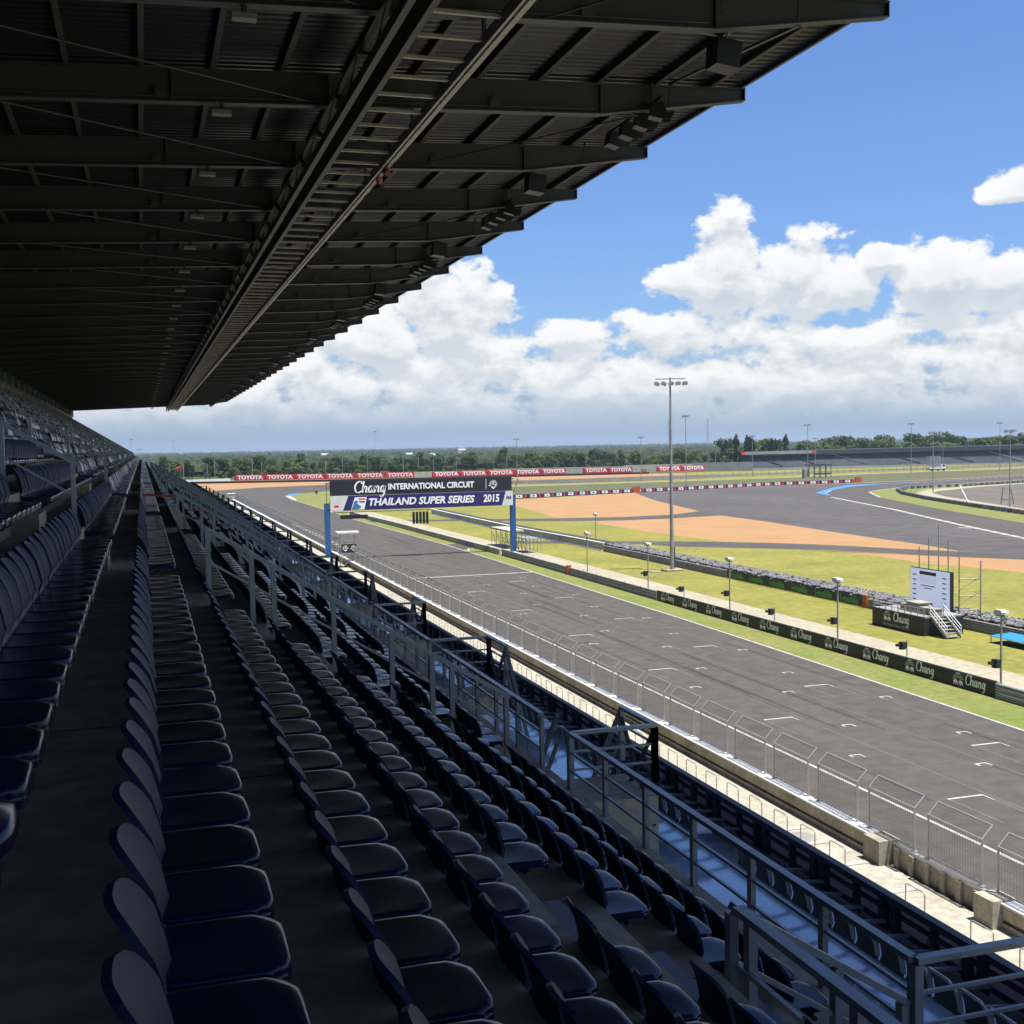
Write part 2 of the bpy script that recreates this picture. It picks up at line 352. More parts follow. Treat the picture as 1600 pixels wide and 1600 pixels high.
g = MB(); g.sheet([(6, 586), (23.5, 586), (84, 564.5), (122, 554.6), (174, 557), (245, 551), (262, 512.2), (218, 509), (185, 501.5), (156, 503), (76, 514.5), (45, 502), (22, 471), (0, 520)], .006)
g.sheet([(94, 313.2), (100.4, 321.7), (148.6, 345.2), (134.2, 299.3), (127.3, 271.5), (121.1, 245.3), (110.1, 235.5), (98.2, 234.2), (84.5, 238.3), (87.6, 259.9), (91.9, 290.6)], .006)
g.sheet([(87, 224.4), (93.7, 223.5), (104.5, 223.6), (117.4, 226.5), (115.6, 203.6), (111.6, 171.2), (109.6, 148.1), (107.7, 137.3), (102.7, 144.6), (98.4, 154.4), (91.9, 162), (86.7, 167.8), (85.1, 188.7), (85.5, 215.3)], .006)
g.sheet([(89.4, 148.5), (92.5, 145.1), (93.7, 135.4), (93.5, 125.1), (95.6, 118.8), (96.7, 111.9), (100, 90), (112, 90), (107, 124), (98.1, 138.2)], .006)
g.sheet([(346, 402), (291, 378.5), (243, 368.2), (210, 367.6), (165, 352), (165.5, 350), (210, 365.2), (243, 365.5), (291, 376), (346, 400)], .006)
structure('gravel_trap', g, m_sand)
g = MB(); g.sheet([(148.6, 345.2), (165.5, 349), (209.8, 365), (242.6, 365.3), (291.1, 375.8), (346.1, 400.8), (420, 440), (420, -40), (121, 60), (112, 129.6), (107.6, 136.8), (109.6, 148.1), (111.6, 171.2), (115.6, 203.6), (117.4, 226.5), (121.3, 245.3), (127.3, 271.5), (134.2, 299.3)], .010)
structure('runoff_area', g, m_run)
g = MB(); g.strip([(-5 + 51, 253), (65, 246), (72.7, 242.3), (84, 237.2), (97.8, 233.2), (109.6, 234.5), (120.5, 243)], [(46, 247), (63.7, 240.8), (70.8, 236.1), (82, 228), (93.7, 223.5), (104.5, 223.6), (118, 227.4)], .016)
g.strip([(56, 186), (71, 176.8), (80.2, 171.5), (86.1, 166.7), (91.7, 161.5), (97.8, 153.4), (102.4, 144.2), (107.1, 136.5), (112, 129.6), (121, 60)], [(56, 181), (70.1, 172.4), (74.6, 167.9), (76.2, 163.1), (87, 153.3), (93.3, 146.3), (98.1, 138.2), (101, 132), (107, 123.9), (114, 60)], .016)
g.sheet([(45.2, 183.1), (48, 185), (48.4, 175.5), (46.9, 174.4), (45.3, 171.6), (44.7, 168.4), (43.9, 173.6)], .016)
structure('service_road', g, m_road)
HP_OUT = [(100, 60), (130.4, 150.9), (141.2, 179.8), (159.2, 224.2), (179.5, 280.9), (193.2, 305.7), (204.1, 320), (221.5, 337.9), (245.7, 353.3), (260.6, 355.1), (286.6, 364.9), (334.9, 387.9), (420, 430)]
HP_IN = [(120, 60), (151.4, 175.2), (165.8, 216.4), (178.1, 247.7), (188.5, 273.4), (202.2, 297.6), (206, 303.5), (213.9, 310.9), (234.1, 325.5), (251.5, 334.8), (275, 341), (305.3, 353.6), (420, 395)]
g = MB(); g.strip(HP_OUT, HP_IN, .018); structure('hairpin_track', g, m_track)
g = MB(); g.sheet([(120.3, 60), (151.6, 175.2), (166, 216.4), (178.3, 247.7), (188.7, 273.4), (202.5, 297.6), (214.2, 310.9), (234.3, 325.3), (251.5, 334.6), (305, 353), (420, 394), (420, 60)], .022); structure('hairpin_grass', g, m_verge)
g = MB(); g.sheet([(420, 375), (284.4, 329.4), (251.1, 316), (227.6, 304.5), (211.8, 289.1), (203.2, 275.5), (194.1, 259.7), (182.3, 226.5), (172.9, 200.2), (165, 172), (165, 60), (420, 60)], .026); structure('hairpin_path', g, m_conc)
g = MB(); g.sheet([(420, 366), (278.7, 322), (249.6, 309.6), (222.5, 293.6), (213, 282.8), (204, 265.5), (180, 206.2), (174, 172), (174, 60), (420, 60)], .030); structure('bare_ground', g, m_dirt)
g = MB(); g.sheet([(133, 434), (211.6, 434.8), (262.3, 441.5), (311, 457.5), (377, 468.8), (440, 485), (346, 402), (291, 378.5), (243, 368.4), (210, 367.8), (165, 352), (148.6, 348), (113, 333), (104, 331), (84, 352), (80, 395)], .004); structure('rough_verge', g, m_scrub)
g = MB(); g.strip([(133.6, 432), (211.6, 437.5), (262.3, 444), (311, 460), (377, 471.5), (440, 488)], [(133.6, 428.5), (211.6, 434.1), (262.3, 440.5), (311, 456.7), (377, 467.8), (440, 484)], .020)
g.strip([(49.2, -60), (49.2, 163), (48.9, 192), (48.4, 232), (47.6, 262), (46.8, 285)], [(55.2, -60), (54.8, 165), (54.6, 190), (54.0, 235), (53.8, 262), (53.4, 290)], .020)
structure('concrete_path', g, m_conc)
g = MB(); g.strip([(43.3, -60), (44.2, 51), (45.0, 90), (45.6, 164), (45.6, 168)], [(49.3, -60), (49.3, 51), (49.3, 100), (49.3, 160), (48.4, 176)], .008)
g.strip([(45.9, 186), (44.4, 256), (44.7, 303), (44.4, 377), (45.6, 404), (49.2, 419)], [(48.2, 188), (47.6, 235), (46.6, 265), (46.2, 290), (60, 330), (66, 420)], .008)
structure('verge_grass', g, m_verge)
g = MB(); g.sheet([(-20, -40), (25.4, -40), (25.4, 366), (-20, 366)], .30); structure('service_lane', g, m_lane)
# painted lines, grid boxes and kerbs
g = MB()
def rect(x0, x1, y0, y1, z=.022, mi=0): g.sheet([(x0, y0), (x1, y0), (x1, y1), (x0, y1)], z, mi)
rect(30.42, 30.58, -60, 300)
ed = [(43.6, -60), (44.5, 51), (45.0, 74), (45.5, 96), (45.8, 164), (45.9, 184), (44.2, 256), (44.5, 303), (44.2, 377)]
g.strip([(x + .02, y) for x, y in ed], [(x + .2, y) for x, y in ed], .022)
arc = [(45.9 + (48.3 - 45.9) * t, 168.5 + 7 * t + 2.2 * math.sin(t * 3.14)) for t in [i / 8 for i in range(9)]]
g.strip(arc, [(x + .15, y - .2) for x, y in arc], .024)
rect(30.6, 45.7, 138.3, 138.75)
for k in range(-2, 9):
    for x0, x1, y in ((33.05, 34.9, 42.75 + 16 * k), (40.0, 41.75, 49.9 + 16 * k)):
        if y > 137: continue
        rect(x0, x1, y, y + .16); rect(x0, x0 + .07, y - 3.4, y, .022, 3); rect(x1 - .07, x1, y - .7, y, .022, 0); rect(x1 - .07, x1, y - 3.3, y - .7, .022, 3)
    for x, y in ((33.15, 50.5 + 18 * k), (36.35, 56.1 + 18 * k), (37.85, 47 + 18 * k), (41.05, 52.5 + 18 * k), (42.5, 61.5 + 18 * k)):
        if y > 137: continue
        rect(x, x + .66, y, y + .11); rect(x, x + .10, y - .3, y); rect(x + .57, x + .66, y - .45, y)
for k in range(8): rect(34 + 2.6 * (k % 3), 36 + 2.6 * (k % 3), 146 + k * 12.0, 146.3 + k * 12, .022, 3)
for k in range(15): rect(29.5, 30.4, 188 + k * 4.4, 190.2 + k * 4.4, .024, k % 2 and 0)
def along(P, w, off, seg, gap, z, mi, side=1):
    for i in range(len(P) - 1):
        a = Vector(P[i]); b = Vector(P[i + 1]); d = (b - a); ln = d.length; d.normalize(); n = Vector((-d.y, d.x)) * side; s = 0.0
        while s < ln:
            e = min(s + seg, ln); q = [a + d * s + n * off, a + d * e + n * off, a + d * e + n * (off + w), a + d * s + n * (off + w)]
            g.sheet([tuple(v) for v in q], z, mi); s = e + gap
along(HP_OUT[0:5], 1.0, 0, 3.0, 0.0, .026, 0); along(HP_OUT[0:5], 1.0, 0, 1.0, 3.4, .030, 2)
along(HP_OUT[5:7], .4, 0, 3, 0, .026, 0); along(HP_OUT[9:13], 1.1, 0, 2.4, 2.4, .026, 0)
along(HP_IN[4:10], .9, -.9, 2.4, 1.6, .026, 0)
rect(186, 198, 250, 250.6, .026)
g.sheet([(135.6, 173.2), (137, 171.0), (136.3, 170.1), (134.9, 172.2)], .026)
g.sheet([(188, 301), (191.4, 309), (212.1, 333.5), (230.7, 352), (262.5, 359.5), (262, 356), (245.7, 353.5), (221.5, 338), (204.1, 320.1), (193.2, 305.8), (184.5, 290)], .024, 1)
g.sheet([(44.3, 372), (45.5, 404), (49, 420), (55, 425.5), (53, 419), (48.5, 408), (46.6, 396), (45.6, 374)], .024, 1)
g.sheet([(44.2, 366), (45.2, 398), (47, 402), (46.3, 384), (45, 366)], .028, 0)
structure('track_markings', g, [m_line, m_kblue, m_verge, m_linef])
g = MB(); random.seed(3)
for k in range(26):          # rubber left on the run-off and on the grid
    x = random.uniform(135, 185); y = random.uniform(170, 255); r = random.uniform(6, 22); a0 = random.uniform(0, 6.28)
    pts = [(x + r * math.cos(a0 + t * .12), y + r * .6 * math.sin(a0 + t * .12)) for t in range(8)]
    if all(px < 118 + (py - 150) * .45 + 3 for px, py in pts): g.strip(pts, [(px + .5, py + .25) for px, py in pts], .014)
for k in range(30):
    x = 31.5 + random.random() * 12; y = random.uniform(20, 200); l = random.uniform(8, 30)
    g.sheet([(x, y), (x + .22, y), (x + .25 + random.uniform(-.2, .2), y + l), (x + random.uniform(-.2, .2), y + l)], .0165)
structure('tyre_marks', g, mat('rubber_marks', (.040, .036, .035), .7, alpha=.28))

g = MB()
for x, w_ in ((35.05, .14), (38.6, .12), (42.3, .10)):
    for i in range(24): g.sheet([(x + .05 * math.sin(i), -40 + i * 13), (x + w_ + .05 * math.sin(i), -40 + i * 13), (x + w_ + .05 * math.sin(i + 1), -27 + i * 13), (x + .05 * math.sin(i + 1), -27 + i * 13)], .0195)
structure('paving_seams', g, mat('pale_seam', (.135, .122, .105), .85, alpha=.6))

# ------------------------------------------------------------------ TRACKSIDE WALL AND CATCH FENCE (near side)
WX0, WX1 = 25.35, 25.9
w = empty('barrier_wall', (0, 0, 0), label='pale concrete wall with a dark drain slot below the wire catch fence', cat='wall')
b = MB(); b.box(WX0, WX1, -40, 30.2, .3, .50); b.box(WX0 + .14, WX1, -40, 30.2, .50, .63); b.box(WX0, WX1, -40, 30.2, .63, 1.08)
b.box(WX0, WX1, 37.2, 366, .3, .50); b.box(WX0 + .14, WX1, 37.2, 366, .50, .63); b.box(WX0, WX1, 37.2, 366, .63, 1.08)
b.build('wall_body', m_wall, w)
b = MB(); b.box(WX0 - .06, WX1 - .1, -40, 30.2, 1.083, 1.14); b.box(WX0 - .06, WX1 - .1, 37.2, 366, 1.083, 1.14); b.build('coping', m_white, w)
b = MB(); b.box(WX0 - .35, WX1, 36.2, 37.19, .3, 1.2); b.box(WX0 - .35, WX1, 30.21, 31.1, .3, 1.2); b.build('end_block', m_wall, w)
b = MB(); b.box(WX0 + .25, WX1, 31.1, 36.2, .0, 1.0)
for k in range(6): b.box(WX0 + .12, WX0 + .247, 31.5 + k * .85, 31.75 + k * .85, .0, 1.0)
b.build('ribbed_panel', m_wall, w)
b = MB(); b.box(WX0 + .2, WX0 + .32, 31.1, 36.2, 1.003, 1.12); b.build('top_rail', m_galv, w)
FX = 25.68
m_wire = mat('wire_grey', (.15, .155, .155), .5, metal=.4)
def fence_panel():
    t = empty('catch_fence')
    for y in (0, 2.75):
        p = MB(); p.tube([(0, y, 1.05), (0, y, 2.72)], .042, 6); p.tube([(0, y, 2.7), (.42, y, 3.12)], .034, 6); p.box(-.09, .09, y - .09, y + .09, 1.14, 1.17); p.build('post', m_galv, t)
    p = MB()
    for a, c in (((0, 0, 1.25), (0, 2.75, 1.25)), ((0, 0, 2.7), (0, 2.75, 2.7)), ((.42, 0, 3.1), (.42, 2.75, 3.1))): p.tube([a, c], .030, 5)
    p.build('rail', m_galv, t)
    p = MB()
    for k in range(15): p.bar((0, .02, 1.32 + k * .092), (0, 2.73, 1.32 + k * .092), .0075, .0075)
    for k in range(5): p.bar((.07 + k * .075, .02, 2.77 + k * .075), (.07 + k * .075, 2.73, 2.77 + k * .075), .0075, .0075)
    for k in range(20): p.bar((0, .14 + k * .135, 1.25), (0, .14 + k * .135, 2.7), .0065, .0065); p.bar((0, .14 + k * .135, 2.7), (.42, .14 + k * .135, 3.1), .0065, .0065)
    p.build('wire_mesh', m_wire, t); return t
fp = fence_panel(); k = 0; y = 21.0
while y < 362:
    o = fp if k == 0 else dup(fp); o.location = (FX + (y - 30) * .0012, y, 0)
    tag(o, f'wire fence panel with angled top on trackside wall, {nth(k)} from near end', 'fence panel', 'catch fence panels along the near edge of the track')
    y += 3.52; k += 1
# hoops on the sunlit lane
b = MB(); b.tube([(0, 0, 0), (0, 0, .84), (0, .04, .90), (0, .12, .92), (0, .88, .92), (0, .96, .90), (0, 1.0, .84), (0, 1.0, 0)], .022, 6)
hp = b.build('hoop_rail', m_galvd)
ys = [26.2, 28.3] + [31.5] + [36.0 + 1.98 * i for i in range(42)]
for k, y in enumerate(ys):
    o = hp if k == 0 else dup(hp); o.location = (23.45, y, .3)
    tag(o, f'bent steel hoop on the pale lane below the stand, {nth(k)} from near end', 'hoop rail', 'steel hoops along the service lane')
b = MB(); b.prism([(24.0 + .62 * math.cos(i * .3927), 39.9 + .62 * math.sin(i * .3927)) for i in range(16)], 'z', .3, .33); tag(b.build('manhole_cover', m_galvd), 'dark round manhole cover on the pale service lane', 'manhole cover')
b = MB()
for yy in (29.3, 33.8, 36.6, 39.0, 40.8): b.box(22.8, 24.98, yy, yy + .3, .305, .33)
structure('lane_drain', b, m_gwall)

# ------------------------------------------------------------------ START GANTRY
GY = 167.0
t = empty('start_gantry', (38.7, GY, 0), label='start gantry with blue posts, black and indigo sponsor banners across the track', cat='gantry')
t.location = (0, 0, 0)
for x0 in (24.4, 52.0):
    b = MB(); b.box(x0, x0 + .72, GY + .1, GY + .85, 0, 8.0); b.build('post', m_gblue, t)
b = MB()
for z in (7.1, 10.8):
    for yy in (GY + .15, GY + .8): b.bar((24.6, yy, z), (52.5, yy, z), .14, .14)
for i in range(19): b.bar((24.7 + i * 1.5, GY + .15, 7.1), (24.7 + i * 1.5, GY + .15, 10.8), .07, .07); b.bar((24.7 + i * 1.5, GY + .15, 7.1), (26.2 + i * 1.5, GY + .15, 10.8), .06, .06)
b.build('truss', m_dsteel, t)
b = MB(); b.box(25.15, 52.1, GY - .05, GY + .05, 9.07, 11.13); u = b.build('upper_banner', m_bann, t)
b = MB(); b.box(25.2, 52.25, GY - .08, GY + .02, 6.92, 9.04); l = b.build('lower_banner', m_white, t)
fy = GY - .09
b = MB(); b.prism([(26.95, 6.94), (50.55, 6.94), (51.15, 9.03), (27.75, 9.03)], 'y', fy - .01, fy); b.build('indigo_field', m_bannb, l)
FM = lambda x, z, d=0.0: plane_matrix((x, GY - .10 - d, z), (1, 0, 0), (0, 0, 1))
text('lettering', 'THAILAND SUPER SERIES', 1.42, m_letter, FM(38.35, 7.98, .03), l, .034, .22, 1.0, align='CENTER')
text('lettering', '2015', 1.5, m_letter, FM(48.9, 8.0, .03), l, .03, .1, .82)
text('lettering', 'FIA', .62, m_bannb, FM(51.55, 8.05, .0), l, .02, .35)
b = MB()                         # square series badge: blue swoosh, flag bar on white
b.prism([(28.1, 7.02), (30.0, 7.02), (30.4, 8.78), (28.65, 8.78)], 'y', fy - .03, fy - .012, 0)
b.prism([(28.2, 7.1), (29.2, 7.1), (29.6, 7.45), (28.95, 7.9), (29.15, 8.3), (28.62, 8.3)], 'y', fy - .045, fy - .032, 1)
b.prism([(29.25, 8.45), (30.2, 8.45), (30.25, 8.62), (29.2, 8.62)], 'y', fy - .045, fy - .032, 2)
b.prism([(29.3, 8.05), (30.1, 8.05), (30.12, 8.22), (29.25, 8.22)], 'y', fy - .045, fy - .032, 3); b.build('series_badge', [m_letter, m_kblue, m_red, m_bannb], l)
b = MB(); b.prism([(25.7, 7.45), (26.35, 7.45), (26.35, 7.7), (25.7, 7.7)], 'y', fy - .01, fy); b.build('flag_mark', m_red, l)
text('lettering', 'INTERNATIONAL CIRCUIT', 1.17, m_letter, FM(39.9, 10.12), u, .036, .0, .92)
b = MB(); script_word(b, .92); b.add([(20.2 - 3.0, -.5, .012), (20.27 - 3, -.5, .012), (20.27 - 3, 1.0, .012), (20.2 - 3, 1.0, .012)], [(0, 1, 2, 3)]); crest(b, 18.35, .2, .62)
o = b.build('script_lettering', m_letter, u); o.matrix_basis = FM(30.9, 9.92)
b = MB(); b.bar((25.6, GY - .3, 6.7), (39.6, GY - .3, 6.7), .1, .1)
for i in range(8): b.bar((25.6 + 2 * i, GY - .3, 6.7), (25.6 + 2 * i, GY - .02, 6.95), .06, .06)
b.build('hanger_rail', m_dsteel, t)
b = MB(); b.box(26.5, 30.4, GY - .45, GY - .15, 5.75, 6.3); tag(b.build('signal_board', m_black), 'long black signal board hanging under the gantry banner', 'signal board')
o = empty('start_lights', (38.1, GY - .3, 6.7), label='row of five black start lights hanging under the gantry', cat='start lights')
for i in range(5):
    b = MB(); b.box(-1.15 + i * .5, -.83 + i * .5, -.12, .12, -2.0, -.25)
    for j in range(4): b.tube([(-.99 + i * .5, -.26, -1.78 + j * .42), (-.99 + i * .5, -.10, -1.78 + j * .42)], .15, 8)
    b.build('lamp_column', m_black, o)
# marshal booth on the lane
t = empty('marshal_booth', (25.2, 153, .3), label='white roofed marshal booth with crest panels on legs beside the catch fence', cat='booth')
b = MB(); b.box(-1.45, 1.35, -.9, .9, 4.45, 4.65); b.build('roof', m_white, t)
b = MB()
for x in (-.95, .95):
    for yy in (-.7, .7): b.bar((x, yy, 0), (x, yy, 4.45), .09, .09)
b.bar((-.95, -.7, 3.1), (.95, -.7, 3.1), .07, .07); b.bar((0, -.7, 3.1), (0, -.7, 4.45), .05, .05); b.bar((-.95, -.7, 0), (.95, -.7, 1.6), .06, .06); b.bar((.95, -.7, 0), (-.95, -.7, 1.6), .06, .06)
b.build('frame', m_galv, t)
b = MB(); b.box(-1.05, 1.05, -.8, .8, 1.75, 1.85); b.build('platform', m_galvd, t)
b = MB(); b.box(-.98, 1.0, -.80, -.76, 2.0, 3.05); p = b.build('front_panel', m_ban, t)
b = MB(); crest(b, -.45, 0, .36); crest(b, .62, 0, .36); o = b.build('crest_mark', m_letter, p); o.matrix_basis = plane_matrix((0, -.815, 2.55), (1, 0, 0), (0, 0, 1))
t = empty('control_cabin', (25.2, 365, .3), label='small white cabin on posts at the far end of the catch fence', cat='cabin')
b = MB(); b.box(-1, 1.1, -1, 1, 1.0, 2.3); b.build('cabin_body', m_wall, t); b = MB(); b.box(-1.15, 1.25, -1.1, 1.1, 2.3, 2.5); b.build('roof', m_white, t)
b = MB(); [b.bar((x, 0, 0), (x, 0, 1.0), .12, .12) for x in (-.8, .9)]; b.build('leg', m_galvd, t)
def signal_box(x, y, z, label):
    t = empty('signal_lamp', (x, y, 0), label=label, cat='signal lamp', group='black signal lamps beside the track')
    b = MB(); b.tube([(0, 0, 0), (0, 0, z)], .05, 6); b.build('post', m_galvd, t)
    b = MB(); b.box(-.35, .35, -.15, .15, z - .1, z + .9); b.build('lamp_head', m_black, t)
signal_box(23.0, 365, 1.6, 'black signal lamp on a post beside the small white cabin')
signal_box(55, 395, .9, 'black signal lamp on a post beside the first corner kerb')

# ------------------------------------------------------------------ PIT SIDE BARRIER
def armco(name, label, X, y0, y1, ztop, rails, face, group=None, postgap=4.0, mm=None, mp=None):
    """guard rail running along Y; corrugated beams on the face side, posts behind"""
    t = empty(name, (X, (y0 + y1) / 2, 0), label=label, cat='guard rail', group=group); t.location = (0, 0, 0)
    h = .31
    for r in range(rails):
        z0 = ztop - (r + 1) * (h + .01); prof = [(0, 0), (.07, .05), (.07, .10), (.0, .155), (.07, .21), (.07, .26), (0, h)]
        b = MB(); b.prism([(X + face * u, z0 + v) for u, v in prof] + [(X - face * .012, z0 + h), (X - face * .012, z0)], 'y', y0, y1); b.build('rail_beam', mm or m_galvd, t)
    n = int((y1 - y0) / postgap)
    for i in range(min(n + 1, 99)):
        yy = y0 + .1 + i * (y1 - y0 - .3) / max(n, 1); b = MB(); b.box(min(X - face * .03, X - face * .17), max(X - face * .03, X - face * .17), yy, yy + .12, 0, ztop + .02); b.build('post', mp or m_galvd, t)
    return t
armco('guard_rail', 'weathered guard rail beside the concrete path between gantry and black sponsor boards', 48.85, 108.2, 133.6, .95, 3, -1)
armco('guard_rail', 'weathered guard rail past the orange marker, running up to the gantry post', 48.9, 134.2, 162, .95, 3, -1)
armco('guard_rail', 'silver guard rail beyond the last black sponsor board', 48.75, -20, 58.7, .95, 3, -1, mm=m_galv)
b = MB(); b.box(48.6, 49.1, 133.65, 134.15, 0, 1.15); tag(b.build('barrier_marker', m_orange), 'orange marker board at the guard rail gap beside the pit grass', 'marker')
Y0 = 108.0; PW = 4.93
script_me = None
for k in range(10):
    y1 = Y0 - k * PW; t = empty('sponsor_board', (48.8, y1 - PW / 2, 0), label=f'black board with white script and elephants on pit rail, {nth(9 - k)} from near end', cat='advertising board', group='black script boards along the pit guard rail')
    if k == 0:
        b = MB(); b.box(-.05, .05, -PW / 2, PW / 2 - .01, .02, .98); b1 = b.mesh('board', [m_ban])
        b = MB(); script_word(b, .375, z=.02); script_me = b.mesh('script', [m_letter])
        b = MB(); elephants(b, 0, 0, .56, z=.02); eleph_me = b.mesh('emblem', [m_letter, m_lettd])
        b = MB(); b.box(.051, .12, -PW / 2, PW / 2, .98, 1.03); cap_me = b.mesh('cap', [m_gwall])
    o = bpy.data.objects.new('board_panel', b1); C.objects.link(o); o.parent = t
    o2 = bpy.data.objects.new('script_lettering', script_me); C.objects.link(o2); o2.parent = t; o2.matrix_basis = plane_matrix((-.055, -.62, .53), (0, -1, 0), (0, 0, 1))
    o3 = bpy.data.objects.new('elephant_emblem', eleph_me); C.objects.link(o3); o3.parent = t; o3.matrix_basis = plane_matrix((-.055, 1.0, .14), (0, -1, 0), (0, 0, 1))
    o4 = bpy.data.objects.new('top_cap', cap_me); C.objects.link(o4); o4.parent = t
pw = [(46.3, 276.5), (47.0, 259.4), (47.9, 230.6), (48.4, 191.3), (48.9, 163.0)]
t = empty('pit_wall', (48, 220, 0), label='long grey concrete pit wall beyond the gantry', cat='wall'); t.location = (0, 0, 0)
for i in range(4):
    b = MB(); b.bar((*pw[i], .42), (*pw[i + 1], .42), .3, .84); b.build('wall_section', m_gwall, t)
# short lamp posts, flag lamps
def lamp_post(x, y, label):
    t = empty('lamp_post', (x, y, 0), label=label, cat='lamp post', group='short lamp posts along the concrete path')
    b = MB(); b.tube([(0, 0, 0), (0, 0, 4.75)], .075, 8, r2=.06); b.box(-.15, .15, -.15, .15, 0, .05); b.build('pole', m_galvd, t)
    b = MB(); b.prism([(-.34, 4.78), (.30, 4.72), (.38, 4.86), (.28, 5.04), (-.28, 5.06), (-.38, 4.92)], 'x', -.28, .02); b.prism([(-.28, 4.80), (.34, 4.74), (.30, 4.98), (-.26, 5.0)], 'x', .06, .34); b.build('lamp_head', m_white, t)
    b = MB(); b.box(-.1, .1, -.42, .42, 4.62, 4.74); b.build('bracket', m_galvd, t)
for (x, y), lb in zip([(51.6, 134.8), (66.9, 170.9), (51.8, 117), (51.7, 98.2), (51.3, 79.7), (50.6, 60.5)],
        ['short lamp post on the concrete path closest to the gantry', 'short thin lamp post standing behind the tyre wall', 'short lamp post on the path where the black boards begin',
         'short lamp post on the path before the green lettered tyre wall', 'short lamp post on the path before the last green lettered board', 'short lamp post on the path beyond the podium steps']): lamp_post(x, y, lb)
for (x, y, z), lb in zip([(51.8, 117, 1.5), (51.4, 107.3, .9), (51.7, 98.2, 1.5), (51.5, 89.7, .9), (51.3, 79.7, 1.5), (51.4, 71.1, .9), (50.6, 60.5, 1.5)],
        ['black flag lamp on the lamp post where black boards begin', 'black flag lamp on its own short post, the first past the board start', 'black flag lamp fixed to the second lamp post of the board row', 'black flag lamp on a short post midway along the black boards',
         'black flag lamp fixed to the lamp post before the podium', 'black flag lamp on a short post in front of the podium', 'black flag lamp fixed to the last lamp post beyond the podium']):
    t = empty('flag_lamp', (x, y, 0), label=lb, cat='signal lamp', group='black flag lamps above the pit rail')
    if z < 1: b = MB(); b.tube([(0, 0, 0), (0, 0, 1.45)], .045, 6); b.build('post', m_galvd, t)
    b = MB(); b.box(-.42, -.06, -.10, .38, z, z + .42); b.box(-.75, -.42, .05, .3, z + .12, z + .3); b.box(-.5, -.1, -.02, .25, z - .1, z); b.build('lamp_head', m_black, t)

# ------------------------------------------------------------------ TYRE BARRIER
armco('guard_rail', 'three beam guard rail before the grey tyre wall, up to the green lettering', 64.2, 122.6, 161, .92, 3, -1, postgap=2.4)
armco('guard_rail', 'three beam guard rail with tyres behind, past the podium steps', 64.2, 40, 94.6, .92, 3, -1, postgap=2.4)
b = MB(); b.box(64.0, 64.3, 94.7, 95.3, 0, 1.2); tag(b.build('barrier_marker', m_orange), 'orange marker board at the end of green lettered boards', 'marker')
for k in range(6):
    y1 = 122.4 - k * 4.5; t = empty('sponsor_board', (64.1, y1 - 2.25, 0), label=f'black board with green lettering on the tyre wall, {nth(5 - k)} from the podium', cat='advertising board', group='green lettered boards on the tyre wall')
    b = MB(); b.box(-.04, .04, -2.25, 2.24, .05, .95); b.build('board_panel', m_ban, t)
    text('lettering', 'i-mobile', .92, m_lgreen, plane_matrix((-.045, -.1, .50), (0, -1, 0), (0, 0, 1)), t, .035, 0, 1.0)
def tyre_mesh(h, nt):
    b = MB(); prof = [(.155, .21), (.2, .235), (.27, .22), (.315, .14), (.315, .08), (.27, .0)]
    for k in range(nt):
        z = k * .225; rings = [[(r * math.cos(i * math.pi / 5), r * math.sin(i * math.pi / 5), z + zz) for i in range(10)] for r, zz in prof]
        vs = [v for r in rings for v in r]; n = 10
        if k < nt - 1: a0 = 3
        else: a0 = 0
        for a in range(a0, 5):
            o = len(b.v); b.v += [tuple(v) for v in rings[a] + rings[a + 1]]
            for i in range(n): b.face([o + i, o + (i + 1) % n, o + n + (i + 1) % n, o + n + i], 1 if (k == nt - 1 and a < 2) else 0, True)
    b.add([(.155 * math.cos(i * math.pi / 5), .155 * math.sin(i * math.pi / 5), nt * .225 - .12) for i in range(10)], [tuple(range(10))], 0)
    return b.mesh('tyre_stack', [m_tyre, m_tyrel])
tm = [tyre_mesh(0, 5), tyre_mesh(0, 4)]
stacks = []
for j in range(5):
    for i in range(190): stacks.append((64.72 + j * .60 + random.uniform(-.07, .07), 68 + i * .60 + (j % 2) * .3 + random.uniform(-.08, .08), (i * 7 + j * 3) % 5 == 0))
stacks = [s for s in stacks if s[1] < 161]
stacks.sort(key=lambda s: math.hypot(s[0], s[1]))
rest = MB()
for k, (x, y, low) in enumerate(stacks):
    rx, ry, rz = random.uniform(-.16, .16), random.uniform(-.16, .16), random.uniform(0, 6)
    mtx = Matrix.Translation((x, y, 0)) @ Matrix.Rotation(rz, 4, 'Z') @ Matrix.Rotation(rx, 4, 'X') @ Matrix.Rotation(ry, 4, 'Y')
    me = tm[1 if low else 0]
    if k < 300:
        o = bpy.data.objects.new('tyre_stack', me); C.objects.link(o); o.matrix_world = mtx
        tag(o, f'stack of worn grey tyres in the tyre wall, {nth(k)} away from the camera', 'tyre stack', 'tyre stacks behind the guard rail')
    else:
        rest.v, base = rest.v + [tuple(mtx @ v.co) for v in me.vertices], len(rest.v)
        for p in me.polygons: rest.face([i + base for i in p.vertices], p.material_index, True)
tag(rest.build('tyre_wall', [m_tyre, m_tyrel]), 'further run of grey tyre stacks along the infield rail', 'tyre wall', kind='stuff')
wb = [(64.5, 269.9), (64.1, 253.2), (63.4, 198.8), (64.2, 172.4), (64.4, 161.3)]
t = empty('concrete_barrier', (0, 0, 0), label='white edged concrete barrier leading up to the tyre wall', cat='barrier')
b = MB(); c = MB(); d = MB()
